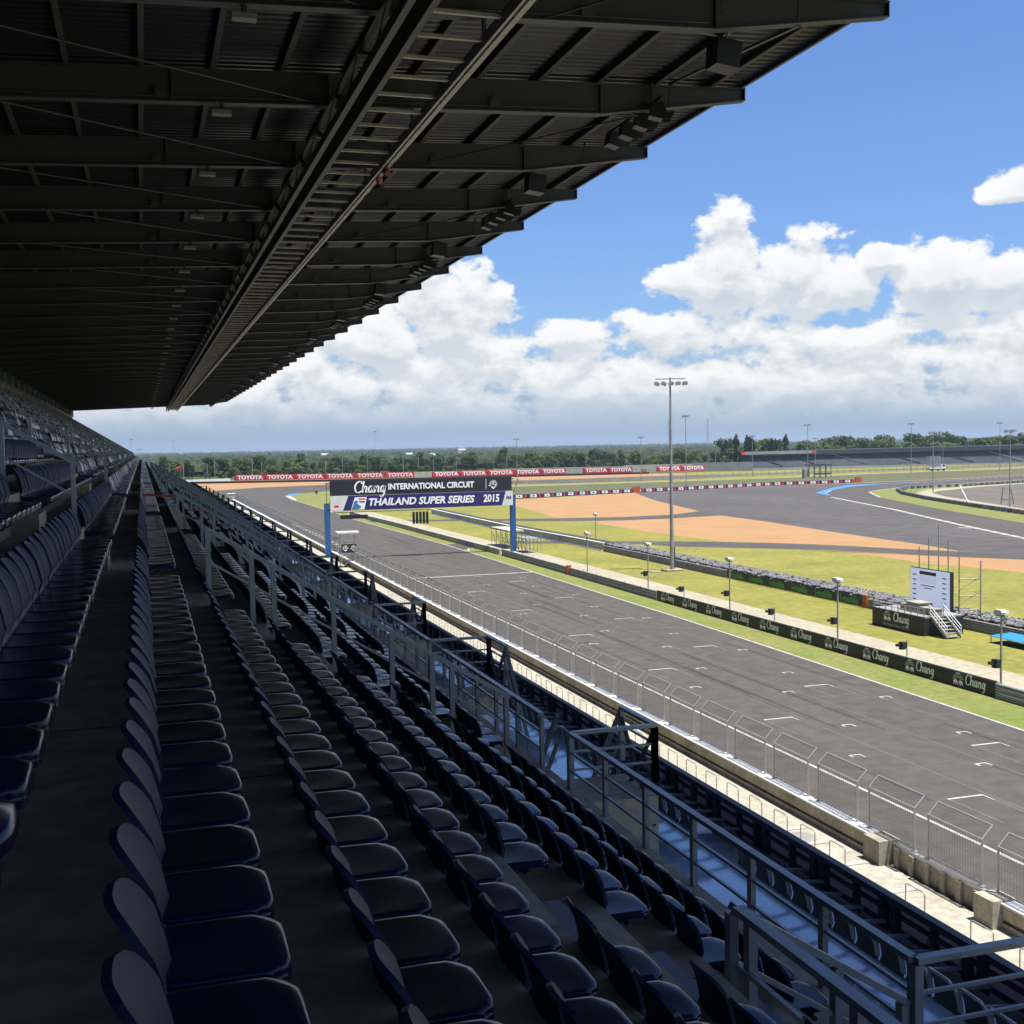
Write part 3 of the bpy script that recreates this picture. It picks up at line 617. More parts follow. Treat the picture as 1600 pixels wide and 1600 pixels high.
for i in range(4):
    b.bar((*wb[i], .55), (*wb[i + 1], .55), .25, 1.1); c.bar((wb[i][0], wb[i][1], 1.16), (wb[i + 1][0], wb[i + 1][1], 1.16), .4, .1); c.bar((wb[i][0] - .3, wb[i][1], .08), (wb[i + 1][0] - .3, wb[i + 1][1], .08), .3, .16)
b.build('barrier_body', m_gwall, t); c.build('white_edge', m_white, t)
for i in range(4): d.bar((wb[i][0] + 1.3, wb[i][1], .55), (wb[i + 1][0] + 1.3, wb[i + 1][1], .55), 1.9, 1.15)
tag(d.build('tyre_belt', mat('black_belt', (.035, .034, .034), .8, var=.6, scale=1.2)), 'dark belted tyre bank behind the white edged barrier', 'tyre bank')
b = MB(); b.box(60.6, 62.9, 130.9, 133.4, 0, .16); bs = None
mt = empty('light_mast', (61.7, 132.1, 0), label='tallest light mast with five floodlights on a crossbar, standing by the tyre wall', cat='light mast')
b = MB(); b.tube([(0, 0, 0), (0, 0, 12), (0, 0, 23.7)], .27, 10, r2=.10); b.build('pole', m_galvd, mt)
b = MB(); b.box(-1.1, 1.2, -.9, .9, 0, .22); b.box(-3.0, -1.6, -.7, .5, 0, .1); b.build('footing', m_conc, mt)
b = MB(); b.bar((-1.75, .55, 23.5), (1.75, -.55, 23.5), .12, .12); b.build('crossbar', m_galvd, mt)
for i in range(5):
    x = -1.6 + i * .8; b = MB(); b.prism([(-.34, -.28), (.30, -.40), (.42, -.05), (.1, .12), (-.25, .1)], 'y', -.3, .3); o = b.build('floodlight', m_galvd, mt); o.location = (x, -x * .31 - .1, 23.05); o.rotation_euler = (0, .2 if i < 2 else -.3, -.4)
b = MB(); b.tube([(62.25, 132.6, 0), (62.25, 132.6, 2.9)], .1, 6); tag(b.build('bollard_post', m_black), 'short black post beside the foot of the light mast', 'post')
# podium, screen
t = empty('podium', (0, 0, 0), label='raised podium with black sponsor front and steel stairs before the lit screen', cat='podium')
b = MB(); b.box(58.9, 58.96, 79.27, 86.25, 0, 1.5); b.box(58.96, 62.6, 79.27, 79.33, 0, 1.4); b.box(58.96, 62.6, 86.19, 86.25, 0, 1.4); fr = b.build('skirt', m_ban, t)
b = MB(); b.box(58.95, 62.6, 79.3, 86.2, 1.42, 1.52); b.build('deck', m_galvd, t)
b = MB(); script_word(b, .42, z=.02); o = b.build('script_lettering', m_letter, fr); o.matrix_basis = plane_matrix((58.885, 82.2, .92), (0, -1, 0), (0, 0, 1))
b = MB(); elephants(b, 0, 0, .56, z=.02); o = b.build('elephant_emblem', [m_letter, m_lettd], fr); o.matrix_basis = plane_matrix((58.885, 84.1, .62), (0, -1, 0), (0, 0, 1))
text('lettering', 'INTERNATIONAL CIRCUIT', .30, m_lettd, plane_matrix((58.88, 82.9, .30), (0, -1, 0), (0, 0, 1)), fr, .012)
b = MB()
for i in range(9): b.bar((59.0, 79.4 + i * .85, 1.5), (59.0, 79.4 + i * .85, 2.15), .05, .05)
for z in (1.82, 2.15): b.bar((59.0, 79.4, z), (59.0, 86.2, z), .05, .05); b.bar((59.0, 86.2, z), (62.4, 86.2, z), .05, .05)
b.build('railing', m_galvd, t)
st = empty('stairs', (0, 0, 0)); st.parent = t
b = MB()
for i in range(6): b.box(59.65, 60.9, 79.2 - (i + 1) * .30, 79.2 - i * .30 + .06, 1.3 - i * .235, 1.34 - i * .235)
for x in (59.62, 60.93): b.bar((x, 79.3, 1.4), (x, 77.4, .08), .06, .22)
b.build('treads', m_galvd, st)
b = MB()
for x in (59.62, 60.93):
    for z in (.95, .65, .35): b.bar((x, 79.6, 1.5 + z), (x, 77.4, .02 + z), .05, .05)
    for f in (0, .5, 1): b.bar((x, 79.5 - 2.1 * f, 1.45 - 1.4 * f), (x, 79.5 - 2.1 * f, 2.4 - 1.42 * f), .05, .05)
b.build('handrail', m_white, st)
for (y0, y1, x0, x1, h), lb in zip([(79.5, 80.3, 60.0, 60.8, .5), (80.4, 81.2, 59.9, 60.7, .5), (81.4, 83.1, 60.0, 61.3, .75), (83.4, 83.9, 60, 60.6, .5)],
        ['small white box on the podium deck beside the stair head', 'small white box second from the stair head on the podium deck', 'large white crate standing on the podium deck', 'small white box past the large crate on the podium deck']):
    b = MB(); b.box(x0, x1, y0, y1, 1.525, 1.525 + h); b.box(x0 - .04, x1 + .04, y0 - .04, y1 + .04, 1.525 + h, 1.57 + h); tag(b.build('equipment_box', m_wall), lb, 'box', 'white boxes on the podium')
t = empty('video_screen', (0, 0, 0), label='large lit video screen with small dark listings behind the podium', cat='screen')
b = MB(); b.box(63.32, 63.62, 81.75, 87.1, 1.0, 4.65); b.build('cabinet', m_black, t)
b = MB(); b.box(63.27, 63.315, 81.84, 87.02, 1.06, 4.6); pn = b.build('display_panel', m_screen, t)
b = MB()
def px(y, z, w, h, mi): b.box(63.245 - .004 * mi, 63.262, y - w / 2, y + w / 2, z - h / 2, z + h / 2, mi)
px(84.65, 4.28, 2.2, .28, 0); px(84.65, 3.78, 2.2, .62, 1)
for i in range(6):
    for yy in (86.45, 82.5): px(yy, 4.05 - i * .42, .5 - .05 * (i % 3), .09, 0)
for i in range(3): px(85.3, 3.97 - i * .13, .9 - .25 * i, .05, 0)
px(84.65, 3.22, 1.9, .07, 0); px(84.65, 3.0, 1.1, .06, 0); b.build('screen_listing', [m_black, mat('screen_grey', (.3, .33, .40), .4, emit=((.42, .50, .62), .3))], pn)
t = empty('scaffold', (0, 0, 0), label='tall scaffold poles with bracing behind the lit video screen', cat='scaffold')
for y, h in ((86.8, 6.4), (85.5, 7.35), (84.2, 8.4), (82.95, 7.3), (81.55, 6.4)):
    b = MB(); b.tube([(64.0, y, 0), (64.0, y, h)], .05, 6); b.build('pole', m_galvd, t)
b = MB()
for z in (1.5, 2.7, 4.1): b.tube([(64.0, 81.5, z), (65.6, 80.9, z)], .04, 5)
b.tube([(65.6, 80.9, 0), (65.6, 80.9, 5.6)], .05, 6)
for z in (.6, 2.0, 3.2): b.tube([(64.0, 81.5, z), (65.6, 80.9, z + 1.1)], .035, 5)
b.tube([(65.6, 80.9, .2), (63.6, 80.2, 1.2)], .04, 5); b.build('bracing', m_galvd, t)
t = empty('sun_canopy', (62.6, 72.6, 0), label='low cyan canopy sheet on short legs standing on the grass', cat='canopy')
b = MB(); b.prism([(-1.0, .50), (1.0, .62), (1.0, .66), (-1.0, .54)], 'y', -2.6, 2.4); b.build('sheet', m_cyan, t)
b = MB(); [b.bar((x, y, 0), (x, y, .5), .05, .05) for x in (-.9, .9) for y in (-2.5, 2.3)]; b.build('frame', m_galvd, t)
# scaffold shelters at the far gantry post
for y0, y1, h, rf, lb in ((171, 181, 2.6, True, 'scaffold shelter with flat grey roof before the far gantry post'), (161.8, 168.5, 2.7, False, 'open braced scaffold tower behind the far gantry post')):
    t = empty('scaffold_shelter', (53.5, (y0 + y1) / 2, 0), label=lb, cat='scaffold', group='scaffolds at the far gantry post'); t.location = (0, 0, 0)
    b = MB(); n = 5
    for i in range(n):
        yy = y0 + (y1 - y0) * i / (n - 1)
        for x in (53.0, 54.8): b.tube([(x, yy, 0), (x, yy, h)], .05, 5)
        if i: yp = y0 + (y1 - y0) * (i - 1) / (n - 1); b.tube([(53.0, yp, 0), (53.0, yy, h * .9)], .035, 5); b.tube([(53, yp, h * .55), (53, yy, h * .55)], .035, 5)
    b.build('frame', m_galvd, t)
    b = MB()
    if rf: b.box(52.6, 55.2, y0 - .2, y1 - .5, h, h + .25); b.build('roof', m_gwall, t)
    else: b.box(52.9, 54.9, y0 + 1, y1 - 1, h * .75, h * .8); b.build('platform', m_galv, t)
# ------------------------------------------------------------------ FAR BARRIERS AND BOARDS
t = empty('tyre_belt_wall', (0, 0, 0), label='long black belted tyre wall behind the gravel of the first corner', cat='wall')
rb = [(-4, 590), (23.5, 586.8), (84, 565), (122, 555), (174, 557.5), (245, 551)]
b = MB()
for i in range(5): b.bar((*rb[i], .5), (*rb[i + 1], .5), 1.2, 1.0)
b.build('belt', m_black, t)
t = empty('bank_wall', (0, 0, 0), label='long grey concrete bank wall behind the red boards', cat='wall')
wl = [(132, 592), (175, 592), (245, 583), (285, 581.5), (311, 563.5)]
b = MB()
for i in range(4): b.bar((*wl[i], 1.5 + .25 * i), (*wl[i + 1], 1.5 + .25 * i), .5, 3.0 + .5 * i)
b.build('wall_body', m_gwall, t)
t = empty('white_wall', (0, 0, 0), label='low white wall beside the first red board', cat='wall')
b = MB(); b.bar((6, 597, .9), (42, 611, .9), .5, 1.4); b.build('wall_body', m_white, t)
BR = [((43.6, 606), (129.6, 578), 6), ((137.5, 574), (209.2, 575), 5), ((217.5, 573), (243.8, 569), 2), ((256, 566), (286, 570), 2)]
q = 0
for a, c, n in BR:
    a = Vector(a); c = Vector(c); d = (c - a) / n; ex = Vector((d.x, d.y, 0)); an = math.atan2(d.y, d.x)
    for i in range(n):
        p = a + d * (i + .5)
        t = empty('sponsor_board', (p.x, p.y, 0), an, label=f'red board with white lettering at the first corner, {nth(q)} from stand end', cat='advertising board', group='red boards behind the first corner')
        b = MB(); b.box(-d.length / 2, d.length / 2 - .02, -.1, .1, .55, 3.3); b.prism([(-d.length / 2, .6), (-d.length / 2 + 1.6, .6), (-d.length / 2 + .2, 3.25), (-d.length / 2, 3.25)], 'y', -.13, -.105, 1); b.build('board_panel', [m_red, mat('dark_red', (.27, .008, .012), .55)] if q == 0 else [m_red, bpy.data.materials['dark_red']], t)
        text('lettering', 'TOYOTA', 2.55, m_letter, plane_matrix((.45, -.15, 1.95), (1, 0, 0), (0, 0, 1)), t, .045, 0, d.length / 14.2 * 1.08, space=1.04)
        b = MB(); [b.bar((x, .25, 0), (x, .25, 2.6), .12, .12) for x in (-d.length * .35, d.length * .35)]; b.build('leg', m_galvd, t); q += 1
SC = [(103.6, 331), (113.2, 333), (131.8, 342.4), (148.6, 346.4), (165.5, 350.5), (209.8, 366.5), (244.4, 369)]
q = 0; acc = []
for i in range(len(SC) - 1):
    a = Vector(SC[i]); c = Vector(SC[i + 1]); n = max(1, round((c - a).length / 4.9)); d = (c - a) / n
    for j in range(n): acc.append((a + d * (j + .5), d))
m_scb = mat('violet_board', (.026, .010, .085), .5)
for p, d in acc:
    t = empty('sponsor_board', (p.x, p.y, 0), math.atan2(d.y, d.x), label=f'low violet lettered board behind the gravel trap, {nth(q)} from the gantry side', cat='advertising board', group='violet boards behind the gravel trap')
    ln = d.length; b = MB(); b.box(-ln / 2, ln / 2 - .1, -.25, .25, .02, 1.2, 0); b.box(ln * .28, ln * .42, -.28, -.255, .2, 1.05, 1); b.build('board_panel', [m_scb, m_red], t)
    text('lettering', 'SCB', 1.15, m_letter, plane_matrix((-.5, -.29, .62), (1, 0, 0), (0, 0, 1)), t, .04, 0, 1.15); q += 1
for x, y, lb in ((149.5, 346, 'orange marker between the violet boards at the run-off edge'), (247.5, 371, 'orange marker at the far end of the violet boards'), (249, 566, 'orange marker beside the red boards on the far grass')):
    b = MB(); b.box(x - 1.2, x + 1.2, y - .3, y + .3, 0, 2.0); tag(b.build('barrier_marker', m_orange), lb, 'marker')
GF = [(141, 454.5), (165, 449.5), (192, 451.5), (224.5, 461.5), (260.6, 471.5), (281.6, 474), (329, 484), (361, 486), (432, 502), (470, 512)]
t = empty('guard_rail', (0, 0, 0), label='long silver guard rail beside the far concrete path', cat='guard rail')
b = MB(); c = MB()
for i in range(len(GF) - 1):
    for z in (.35, .75, 1.1): b.bar((*GF[i], z), (*GF[i + 1], z), .1, .3)
    n = int((Vector(GF[i + 1]) - Vector(GF[i])).length / 4)
    for j in range(n): p = Vector(GF[i]).lerp(Vector(GF[i + 1]), j / n); c.box(p.x - .15, p.x + .15, p.y + .1, p.y + .3, 0, 2.0)
b.build('rail_beam', m_galvd, t); c.build('posts', m_gwall, t)['kind'] = 'stuff'
GI = [(300, 334), (251.1, 317), (237, 315.5), (225.2, 312), (213.9, 300), (202.7, 282), (190.1, 254.3), (177.3, 220.3), (168.7, 195.3), (150, 140)]
t = empty('guard_rail', (0, 0, 0), label='curved guard rail with dark tyre belt inside the hairpin', cat='guard rail')
b = MB(); c = MB()
for i in range(len(GI) - 1):
    for z in (.4, .8): b.bar((*GI[i], z), (*GI[i + 1], z), .1, .3)
    n = int((Vector(GI[i + 1]) - Vector(GI[i])).length / 3)
    for j in range(n):
        p = Vector(GI[i]).lerp(Vector(GI[i + 1]), j / n); c.box(p.x - .45, p.x + .45, p.y - .7, p.y + .7, 0, .85)
b.build('rail_beam', m_galv, t); c.build('tyre_belt', mat('belt_brown', (.15, .13, .115), .8, var=.5, scale=.5), t)
for x, y, h, lb in ((184, 231, 4.5, 'leaning white board on the bare ground inside the hairpin'),):
    b = MB(); b.bar((x, y, 0), (x - 1.2, y + 2, h), .6, .15); tag(b.build('leaning_board', m_white), lb, 'board')
t = empty('frame_stand', (190.5, 226, 0), label='dark folding frame standing beside the leaning white board', cat='frame')
b = MB(); b.bar((-1.8, 0, 0), (-1.2, 0, 4), .12, .12); b.bar((1.8, 0, 0), (1.0, 0, 3.6), .12, .12); b.bar((-1.5, 0, 1.2), (1.4, 0, 1.0), .1, .1); b.build('frame', m_dsteel, t)
# service truck with cage
t = empty('service_truck', (354.5, 470, 0), .1, label='white truck carrying a tall mesh cage beside the far path', cat='truck')
b = MB(); b.box(-3.6, 6, -1.1, 1.1, .7, 1.1); b.build('chassis', m_black, t)
b = MB(); b.prism([(3.4, 1.1), (6.2, 1.1), (6.2, 2.0), (5.6, 3.2), (3.4, 3.3)], 'y', -1.15, 1.15); cb = b.build('cab', m_white, t)
b = MB(); b.prism([(4.1, 2.1), (5.85, 2.1), (5.4, 3.0), (4.1, 3.05)], 'y', -1.18, -1.152); b.build('window', m_black, cb)
b = MB(); b.box(-3.6, 3.2, -1.2, 1.2, 1.1, 1.75); b.build('bed', m_white, t)
b = MB()
for i in range(8): b.bar((-3.4 + i * .9, -1.1, 1.75), (-3.4 + i * .9, -1.1, 7), .22, .22); b.bar((-3.4 + i * .9, 1.1, 1.75), (-3.4 + i * .9, 1.1, 7), .22, .22)
for i in range(7): b.bar((-3.4, -1.1, 1.9 + i * .85), (2.9, -1.1, 1.9 + i * .85), .2, .2)
for i in range(12): b.bar((-3.4 + i * .5, -1.05, 1.75), (-3.0 + i * .5, -1.05, 7), .08, .08)
b.build('mesh_cage', m_galv, t)
for x in (-2.2, 1.6, 4.9):
    b = MB(); b.prism([(x + .5 * math.cos(i * .6283), .5 + .5 * math.sin(i * .6283)) for i in range(10)], 'y', -1.2, -.85); b.build('wheel', m_black, t)
t = empty('marshal_post', (264, 430, 0), label='open marshal post with dark roof and pale kiosk behind the violet boards', cat='shelter')
b = MB(); b.box(-1.5, 9, -2, 2, 5.2, 5.6); b.build('roof', m_dsteel, t)
b = MB(); [b.bar((x, y, 0), (x, y, 5.2), .2, .2) for x in (.5, 3.2, 6, 8.6) for y in (-1.8, 1.8)]; b.bar((.5, -1.8, 1.6), (8.6, -1.8, 1.6), .15, .6); b.build('frame', m_dsteel, t)
b = MB(); b.box(-3.4, -1, -1, 1, 0, 3.6); b.build('kiosk', m_wall, t)
b = MB(); b.box(-.5, 3, -1.4, 1.4, .6, 2.4); b.box(-.5, 1.2, -1.2, 1.2, 2.4, 3.2); b.box(0, .8, -1.5, -1.41, 0, 1); b.box(2, 2.8, -1.5, -1.41, 0, 1); o = b.build('loader_truck', m_dsteel); o.location = (31, 640, 1.2); tag(o, 'small dark loader parked on the dry field behind the white wall', 'loader')
b = MB(); b.prism([(-2.2, 7.0), (0, 7.2), (2.4, 8.6), (.4, 8.2)], 'y', -2, 2); o = b.build('red_canopy', m_red); o.location = (17, 620, -.2); tag(o, 'red canopy roof standing on the dry field by the stand end', 'canopy')
b = MB(); [b.bar((x, 0, 0), (x, 0, 7.2), .15, .15) for x in (-1.2, 1.2)]; p = b.build('canopy_leg', m_galvd, o)

# ------------------------------------------------------------------ FAR GRANDSTAND
FS = [(309, 566), (330, 563.5), (352, 563), (384, 564), (414, 560), (444, 553), (472, 546), (505, 536), (540, 525)]
t = empty('far_grandstand', (0, 0, 0), label='long curved grey grandstand with dark roof across the circuit', cat='grandstand')
b = MB(); r = MB(); c = MB(); s = MB()
def offs(i, d):
    a = Vector(FS[max(i - 1, 0)]); e = Vector(FS[min(i + 1, len(FS) - 1)]); n = (e - a).normalized(); n = Vector((-n.y, n.x)); p = Vector(FS[i]) + n * d; return p
for i in range(len(FS) - 1):
    up = .0015 * i
    for k in range(12):
        d0, d1 = 1 + k * .95, 1 + (k + 1) * .95; z0, z1 = 1.0 + k * .47, 1.0 + (k + 1) * .47
        p, q, e, f = offs(i, d0), offs(i + 1, d0), offs(i + 1, d1), offs(i, d1)
        b.add([(*p, z0), (*q, z0), (*q, z1), (*p, z1)], [(0, 1, 2, 3)]); b.add([(*p, z1), (*q, z1), (*e, z1), (*f, z1)], [(0, 1, 2, 3)], 1)
    p, q = offs(i, 0.5), offs(i + 1, .5); s.bar((*p, .5), (*q, .5), .3, 1.0)
    p, q, e, f = offs(i, 7.0), offs(i + 1, 7.0), offs(i + 1, 15), offs(i, 15)
    zr = 7.35 + i * .16
    r.add([(*p, zr), (*q, zr + .1), (*e, zr + .9), (*f, zr + .8), (*p, zr + 2.3), (*q, zr + 2.4), (*e, zr + 2.6), (*f, zr + 2.5)], [(0, 1, 2, 3), (4, 5, 6, 7), (0, 1, 5, 4), (2, 3, 7, 6)])
    e, f = offs(i, 13), offs(i + 1, 13); r.bar((*e, 4.2), (*f, 4.2), .3, 8.4)
    for j in range(5):
        p = offs(i, 8.5).lerp(offs(i + 1, 8.5), j / 5); c.bar((*p, 3.5), (*p, 8.5), .25, .25)
b.build('seating', [mat('far_seats', (.085, .098, .108), .7, var=.25, scale=.35), m_galvd], t); r.build('roof', m_dsteel, t); cc = c.build('columns', m_dsteel, t); cc['kind'] = 'stuff'; s.build('front_wall', m_gwall, t)
for i in range(1, 8):
    a = offs(i, 1.2); e = offs(i, 12.5); b = MB(); b.bar((*a, 1.7), (*(e - (Vector(FS[i]) - Vector(FS[i - 1])) * .55), 7.6), .9 if i % 3 else 1.3, .5); b.build('stair_aisle', m_dsteel if i % 3 else m_galvd, t)
fa = offs(0, 6.8); fb = offs(3, 6.8)
for a, e in ((offs(0, 6.7), offs(1, 6.7)), (offs(1, 6.7), offs(2, 6.7))):
    b = MB(); b.bar((*a, 9.0), (*e, 9.1), .15, 1.5); fb_ = b.build('fascia_board', mat('fascia_grey', (.26, .26, .25), .6), t)
for p in (offs(0, 6.6), offs(2, 6.6)):
    b = MB(); b.box(p.x - .9, p.x + 1.3, p.y - .2, p.y + .1, 8.3, 9.95); b.build('fascia_end', m_red, t)
b = MB()
for i in range(3):
    for j in range(6): p = offs(0, 6.5).lerp(offs(2, 6.5), .12 + i * .29 + j * .028); b.box(p.x, p.x + .9, p.y - .1, p.y, 8.7 + (j % 2) * .2, 9.3 + (j % 3) * .1)
b.build('fascia_mark', m_dsteel, t)

# ------------------------------------------------------------------ LIGHT POLES ROUND THE CIRCUIT
def pole(x, y, h, lb, heads=2, r=.16):
    t = empty('light_pole', (x, y, 0), label=lb, cat='light pole', group='tall light poles round the circuit')
    b = MB(); b.tube([(0, 0, 0), (0, 0, h)], r, 6, r2=r * .6); b.build('pole', m_galvd, t)
    b = MB(); b.bar((-.9, 0, h), (.9, 0, h), .12, .12)
    for s in range(heads): xx = -.8 + 1.6 * s / max(1, heads - 1); b.prism([(xx - .6, h - .5), (xx + .5, h - .2), (xx + .55, h + .15), (xx - .3, h + .25)], 'y', -.5, .5)
    b.build('floodlight', m_galv, t)
PL = [(184.4, 382.3, 25, 'behind the run-off beside the tall mast'), (195.3, 446.9, 18.1, 'on the far path before the third group of red boards'), (143.1, 451, 18.2, 'rising above the end of the gantry banner'), (146, 767, 26.4, 'in the tree line above the gantry'),
      (255.2, 462.8, 17.9, 'at the tree side end of the far grandstand'), (266.2, 435.7, 22, 'beside the open marshal post'), (340, 549, 16.5, 'in front of the pale far fascia board'), (318.8, 438.1, 22, 'before the far stand between marshal post and truck'),
      (215.4, 285.9, 17.2, 'on the pale path inside the hairpin'), (421.8, 551.5, 16.5, 'behind the caged truck'), (371.8, 446.1, 21.9, 'beyond the truck before the sloping far stand aisle'), (184.6, 218.2, 17, 'on the bare ground inside the hairpin'),
      (22, 900, 24, 'beyond the red canopy and the stand end'), (-7.3, 909, 25, 'seen over the top of the dark seating'), (-1, 560, 17, 'right at the vanishing end of the seat rows')]
for x, y, h, lb in PL: pole(x, y, h, 'grey light pole ' + lb, 3 if h > 24 else 2)
SP = [(19, 700, 9), (29, 705, 10), (45, 710, 10), (50, 712, 13), (66, 690, 12.1), (77, 700, 10.4), (97, 700, 10.5), (102, 690, 13), (116, 680, 10.2), (125, 672, 11.7), (138, 665, 13.6), (153, 660, 10.4), (160, 655, 12.7), (172, 655, 11.7), (184, 660, 10.2), (195, 665, 11.2), (206, 670, 10.6), (230, 660, 10.2), (262, 650, 10.4), (290, 660, 10.2), (345, 655, 10.8)]
SPX = [(265, 19), (286, 29), (324, 45), (335, 50), (395, 66), (410, 77), (457, 97), (471, 102), (510, 116), (536, 125), (574, 138), (608, 153), (631, 160), (654, 172), (677, 184), (695, 195), (713, 206), (791, 230), (883, 262), (967, 316), (1118, 383)]
YS = [927, 913, 890, 883, 761, 816, 813, 805, 785, 772, 753, 757, 746, 754, 763, 775, 787, 747, 723, 762, 747]
for k, ((x, y, h), (q, x0), y0) in enumerate(zip(SP, SPX, YS)):
    f = 640 / y0 + .012 * (k % 4); b = MB(); b.tube([(0, 0, 0), (0, 0, h * .93 * (.72 + .28 * f))], .17, 5); b.box(-.2, .2, -.2, .2, 0, .3)
    o = b.build('utility_post', m_galv); o.location = (x0 * f, y0 * f, 0); tag(o, f'plain pale post before the tree line, {nth(k)} from the grandstand end', 'post', 'pale posts along the tree line')

# ------------------------------------------------------------------ TREES
def crown(seed, w, h, n, leaf, lumps, base=.22):
    rnd = random.Random(seed); b = MB(); L_ = []
    for i in range(lumps):
        a = rnd.uniform(0, 6.28); rr = w * .32 * math.sqrt(rnd.random()); L_.append((rr * math.cos(a), rr * math.sin(a), h * rnd.uniform(base + .1, .88), w * rnd.uniform(.17, .30), h * rnd.uniform(.11, .2)))
    for i in range(n):
        lx, ly, lz, rw, rh = L_[i % lumps]
        while True:
            p = Vector((rnd.uniform(-1, 1), rnd.uniform(-1, 1), rnd.uniform(-1, 1)))
            if .3 < p.length < 1: break
        c = Vector((lx + p.x * rw, ly + p.y * rw, lz + p.z * rh)); s = leaf * rnd.uniform(.6, 1.3)
        nrm = (p + Vector((rnd.uniform(-.6, .6), rnd.uniform(-.6, .6), rnd.uniform(-.2, .9)))).normalized(); u = nrm.orthogonal().normalized(); v = nrm.cross(u); a = rnd.uniform(0, 6.28)
        u, v = u * math.cos(a) + v * math.sin(a), v * math.cos(a) - u * math.sin(a)
        b.add([c - u * s, c + v * s * .7 + nrm * .1, c + u * s, c - v * s * .7 + nrm * .1], [(0, 1, 2, 3)], 0 if rnd.random() < .6 else 1)
    return b
def trunk(h, r, rnd):
    b = MB(); b.tube([(0, 0, 0), (rnd.uniform(-.2, .2), 0, h * .3), (rnd.uniform(-.4, .4), rnd.uniform(-.3, .3), h * .7)], r, 6, r2=r * .4)
    for i in range(4): a = rnd.uniform(0, 6.28); b.tube([(0, 0, h * (.3 + .08 * i)), (math.cos(a) * h * .2, math.sin(a) * h * .2, h * (.52 + .08 * i))], r * .45, 5, r2=r * .15)
    return b.mesh('trunk', [m_bark])
rnd = random.Random(5); KT = []
for i, (w, h, n, lf, lu, mm) in enumerate([(8.5, 11, 900, .55, 16, (0, 1)), (7, 12.5, 900, .55, 15, (0, 0)), (9.5, 9, 900, .55, 14, (1, 2)), (6.5, 7, 600, .5, 10, (2, 1)), (4.6, 13.5, 700, .5, 12, (0, 1)), (10, 11.5, 1000, .6, 18, (1, 1)), (2.6, 13, 420, .5, 10, (0, 0))]):
    KT.append((crown(i + 11, w, h, n, lf, lu, .1 if i in (3, 6) else .2).mesh('crown', [m_leaf[mm[0]], m_leaf[mm[1]]]), trunk(h, .22, rnd), h))
KN = ['dark broad tree', 'tall dark dense tree', 'wide light tree', 'low pale bushy tree', 'slim upright dark tree', 'large green tree', 'thin feathery tree']
cnt = {}
def tree(x, y, kind, sc, where, cat='tree'):
    k = (kind, where); cnt[k] = cnt.get(k, -1) + 1
    t = empty('broadleaf_tree' if kind != 6 else 'casuarina_tree', (x, y, 0), rnd.uniform(0, 6.28), label=f'{KN[kind]} {where}, {nth(cnt[k])} from stand end', cat=cat, group='trees ' + where); t.scale = (sc, sc, sc * rnd.uniform(.9, 1.1))
    o = bpy.data.objects.new('crown', KT[kind][0]); C.objects.link(o); o.parent = t
    o = bpy.data.objects.new('trunk', KT[kind][1]); C.objects.link(o); o.parent = t
xs = sorted(rnd.uniform(8, 345) for _ in range(175))
for x in xs: tree(x, 668 + rnd.uniform(0, 60) - max(0, x - 60) * .09, rnd.choice([0, 0, 1, 1, 4, 5, 5, 0]), rnd.uniform(.55, 1.0) * rnd.choice((.75, 1, 1, 1.12)), 'in the wood behind the red boards')
for x in sorted(rnd.uniform(30, 340) for _ in range(46)): tree(x, 652 + rnd.uniform(-4, 6) - max(0, x - 60) * .10, rnd.choice([3, 3, 2, 2, 5]), rnd.uniform(.45, .85), 'at the front edge of the wood')
tree(83, 655, 2, 1.15, 'standing alone on the dry field'); tree(104, 630, 0, .62, 'beside the first red boards')
for x in sorted(rnd.uniform(318, 352) for _ in range(14)): tree(x, 590 + rnd.uniform(0, 10), 6, rnd.uniform(1.15, 1.45), 'behind the far grandstand')
for x in sorted(rnd.uniform(345, 640) for _ in range(120)): tree(x, 640 + rnd.uniform(0, 45) - (x - 345) * .15, rnd.choice([2, 3, 5, 5, 2, 0]), rnd.uniform(1.3, 1.65), 'behind the far grandstand')
# far-off wood to the horizon
f = MB(); rn = random.Random(9)
for i in range(7200):
    y = 740 * (1 + 7.0 * rn.random() ** 1.8); x = y * rn.uniform(-.12, 1.05); s = rn.uniform(3.5, 7.5) * (1 + y / 6000); h = rn.uniform(4, 8.5) * (1 + y / 16000)
    m = 6; a0 = rn.uniform(0, 1); o = len(f.v)
    for r_, z_ in ((.75, .15), (1.0, .45), (.62, .85)):
        for j in range(m): a = a0 + j * 6.283 / m; q = r_ * rn.uniform(.75, 1.2); f.v.append((x + s * q * math.cos(a), y + s * q * math.sin(a), h * z_ * rn.uniform(.85, 1.12)))
    f.v.append((x, y, h * 1.02))
    for l in range(2):
        for j in range(m): f.face([o + l * m + j, o + l * m + (j + 1) % m, o + (l + 1) * m + (j + 1) % m, o + (l + 1) * m + j], 0)
    for j in range(m): f.face([o + 2 * m + j, o + 2 * m + (j + 1) % m, o + 3 * m], 0)
tag(f.build('far_woodland', [m_forest]), 'far wooded plain stretching to the horizon', 'woodland', kind='stuff')
for x, y, w, h, lb in ((330, 1500, 9, 2.5, 'tiny white building far out in the wooded plain'), (560, 2100, 14, 5, 'pale far building among trees near the horizon'), (300, 1250, 7, 2.5, 'small white roofed house beyond the wood'), (250, 1700, 11, 3, 'far white shed in the plain beyond the gantry')):
    t = empty('far_building', (x, y, 0), label=lb, cat='building'); b = MB(); b.box(-w / 2, w / 2, -5, 5, 0, h + 3); b.build('wall', m_white, t); b = MB(); b.prism([(-5.6, h + 3), (5.6, h + 3), (0, h + 6)], 'x', -w / 2, w / 2); b.build('roof', m_galv, t)
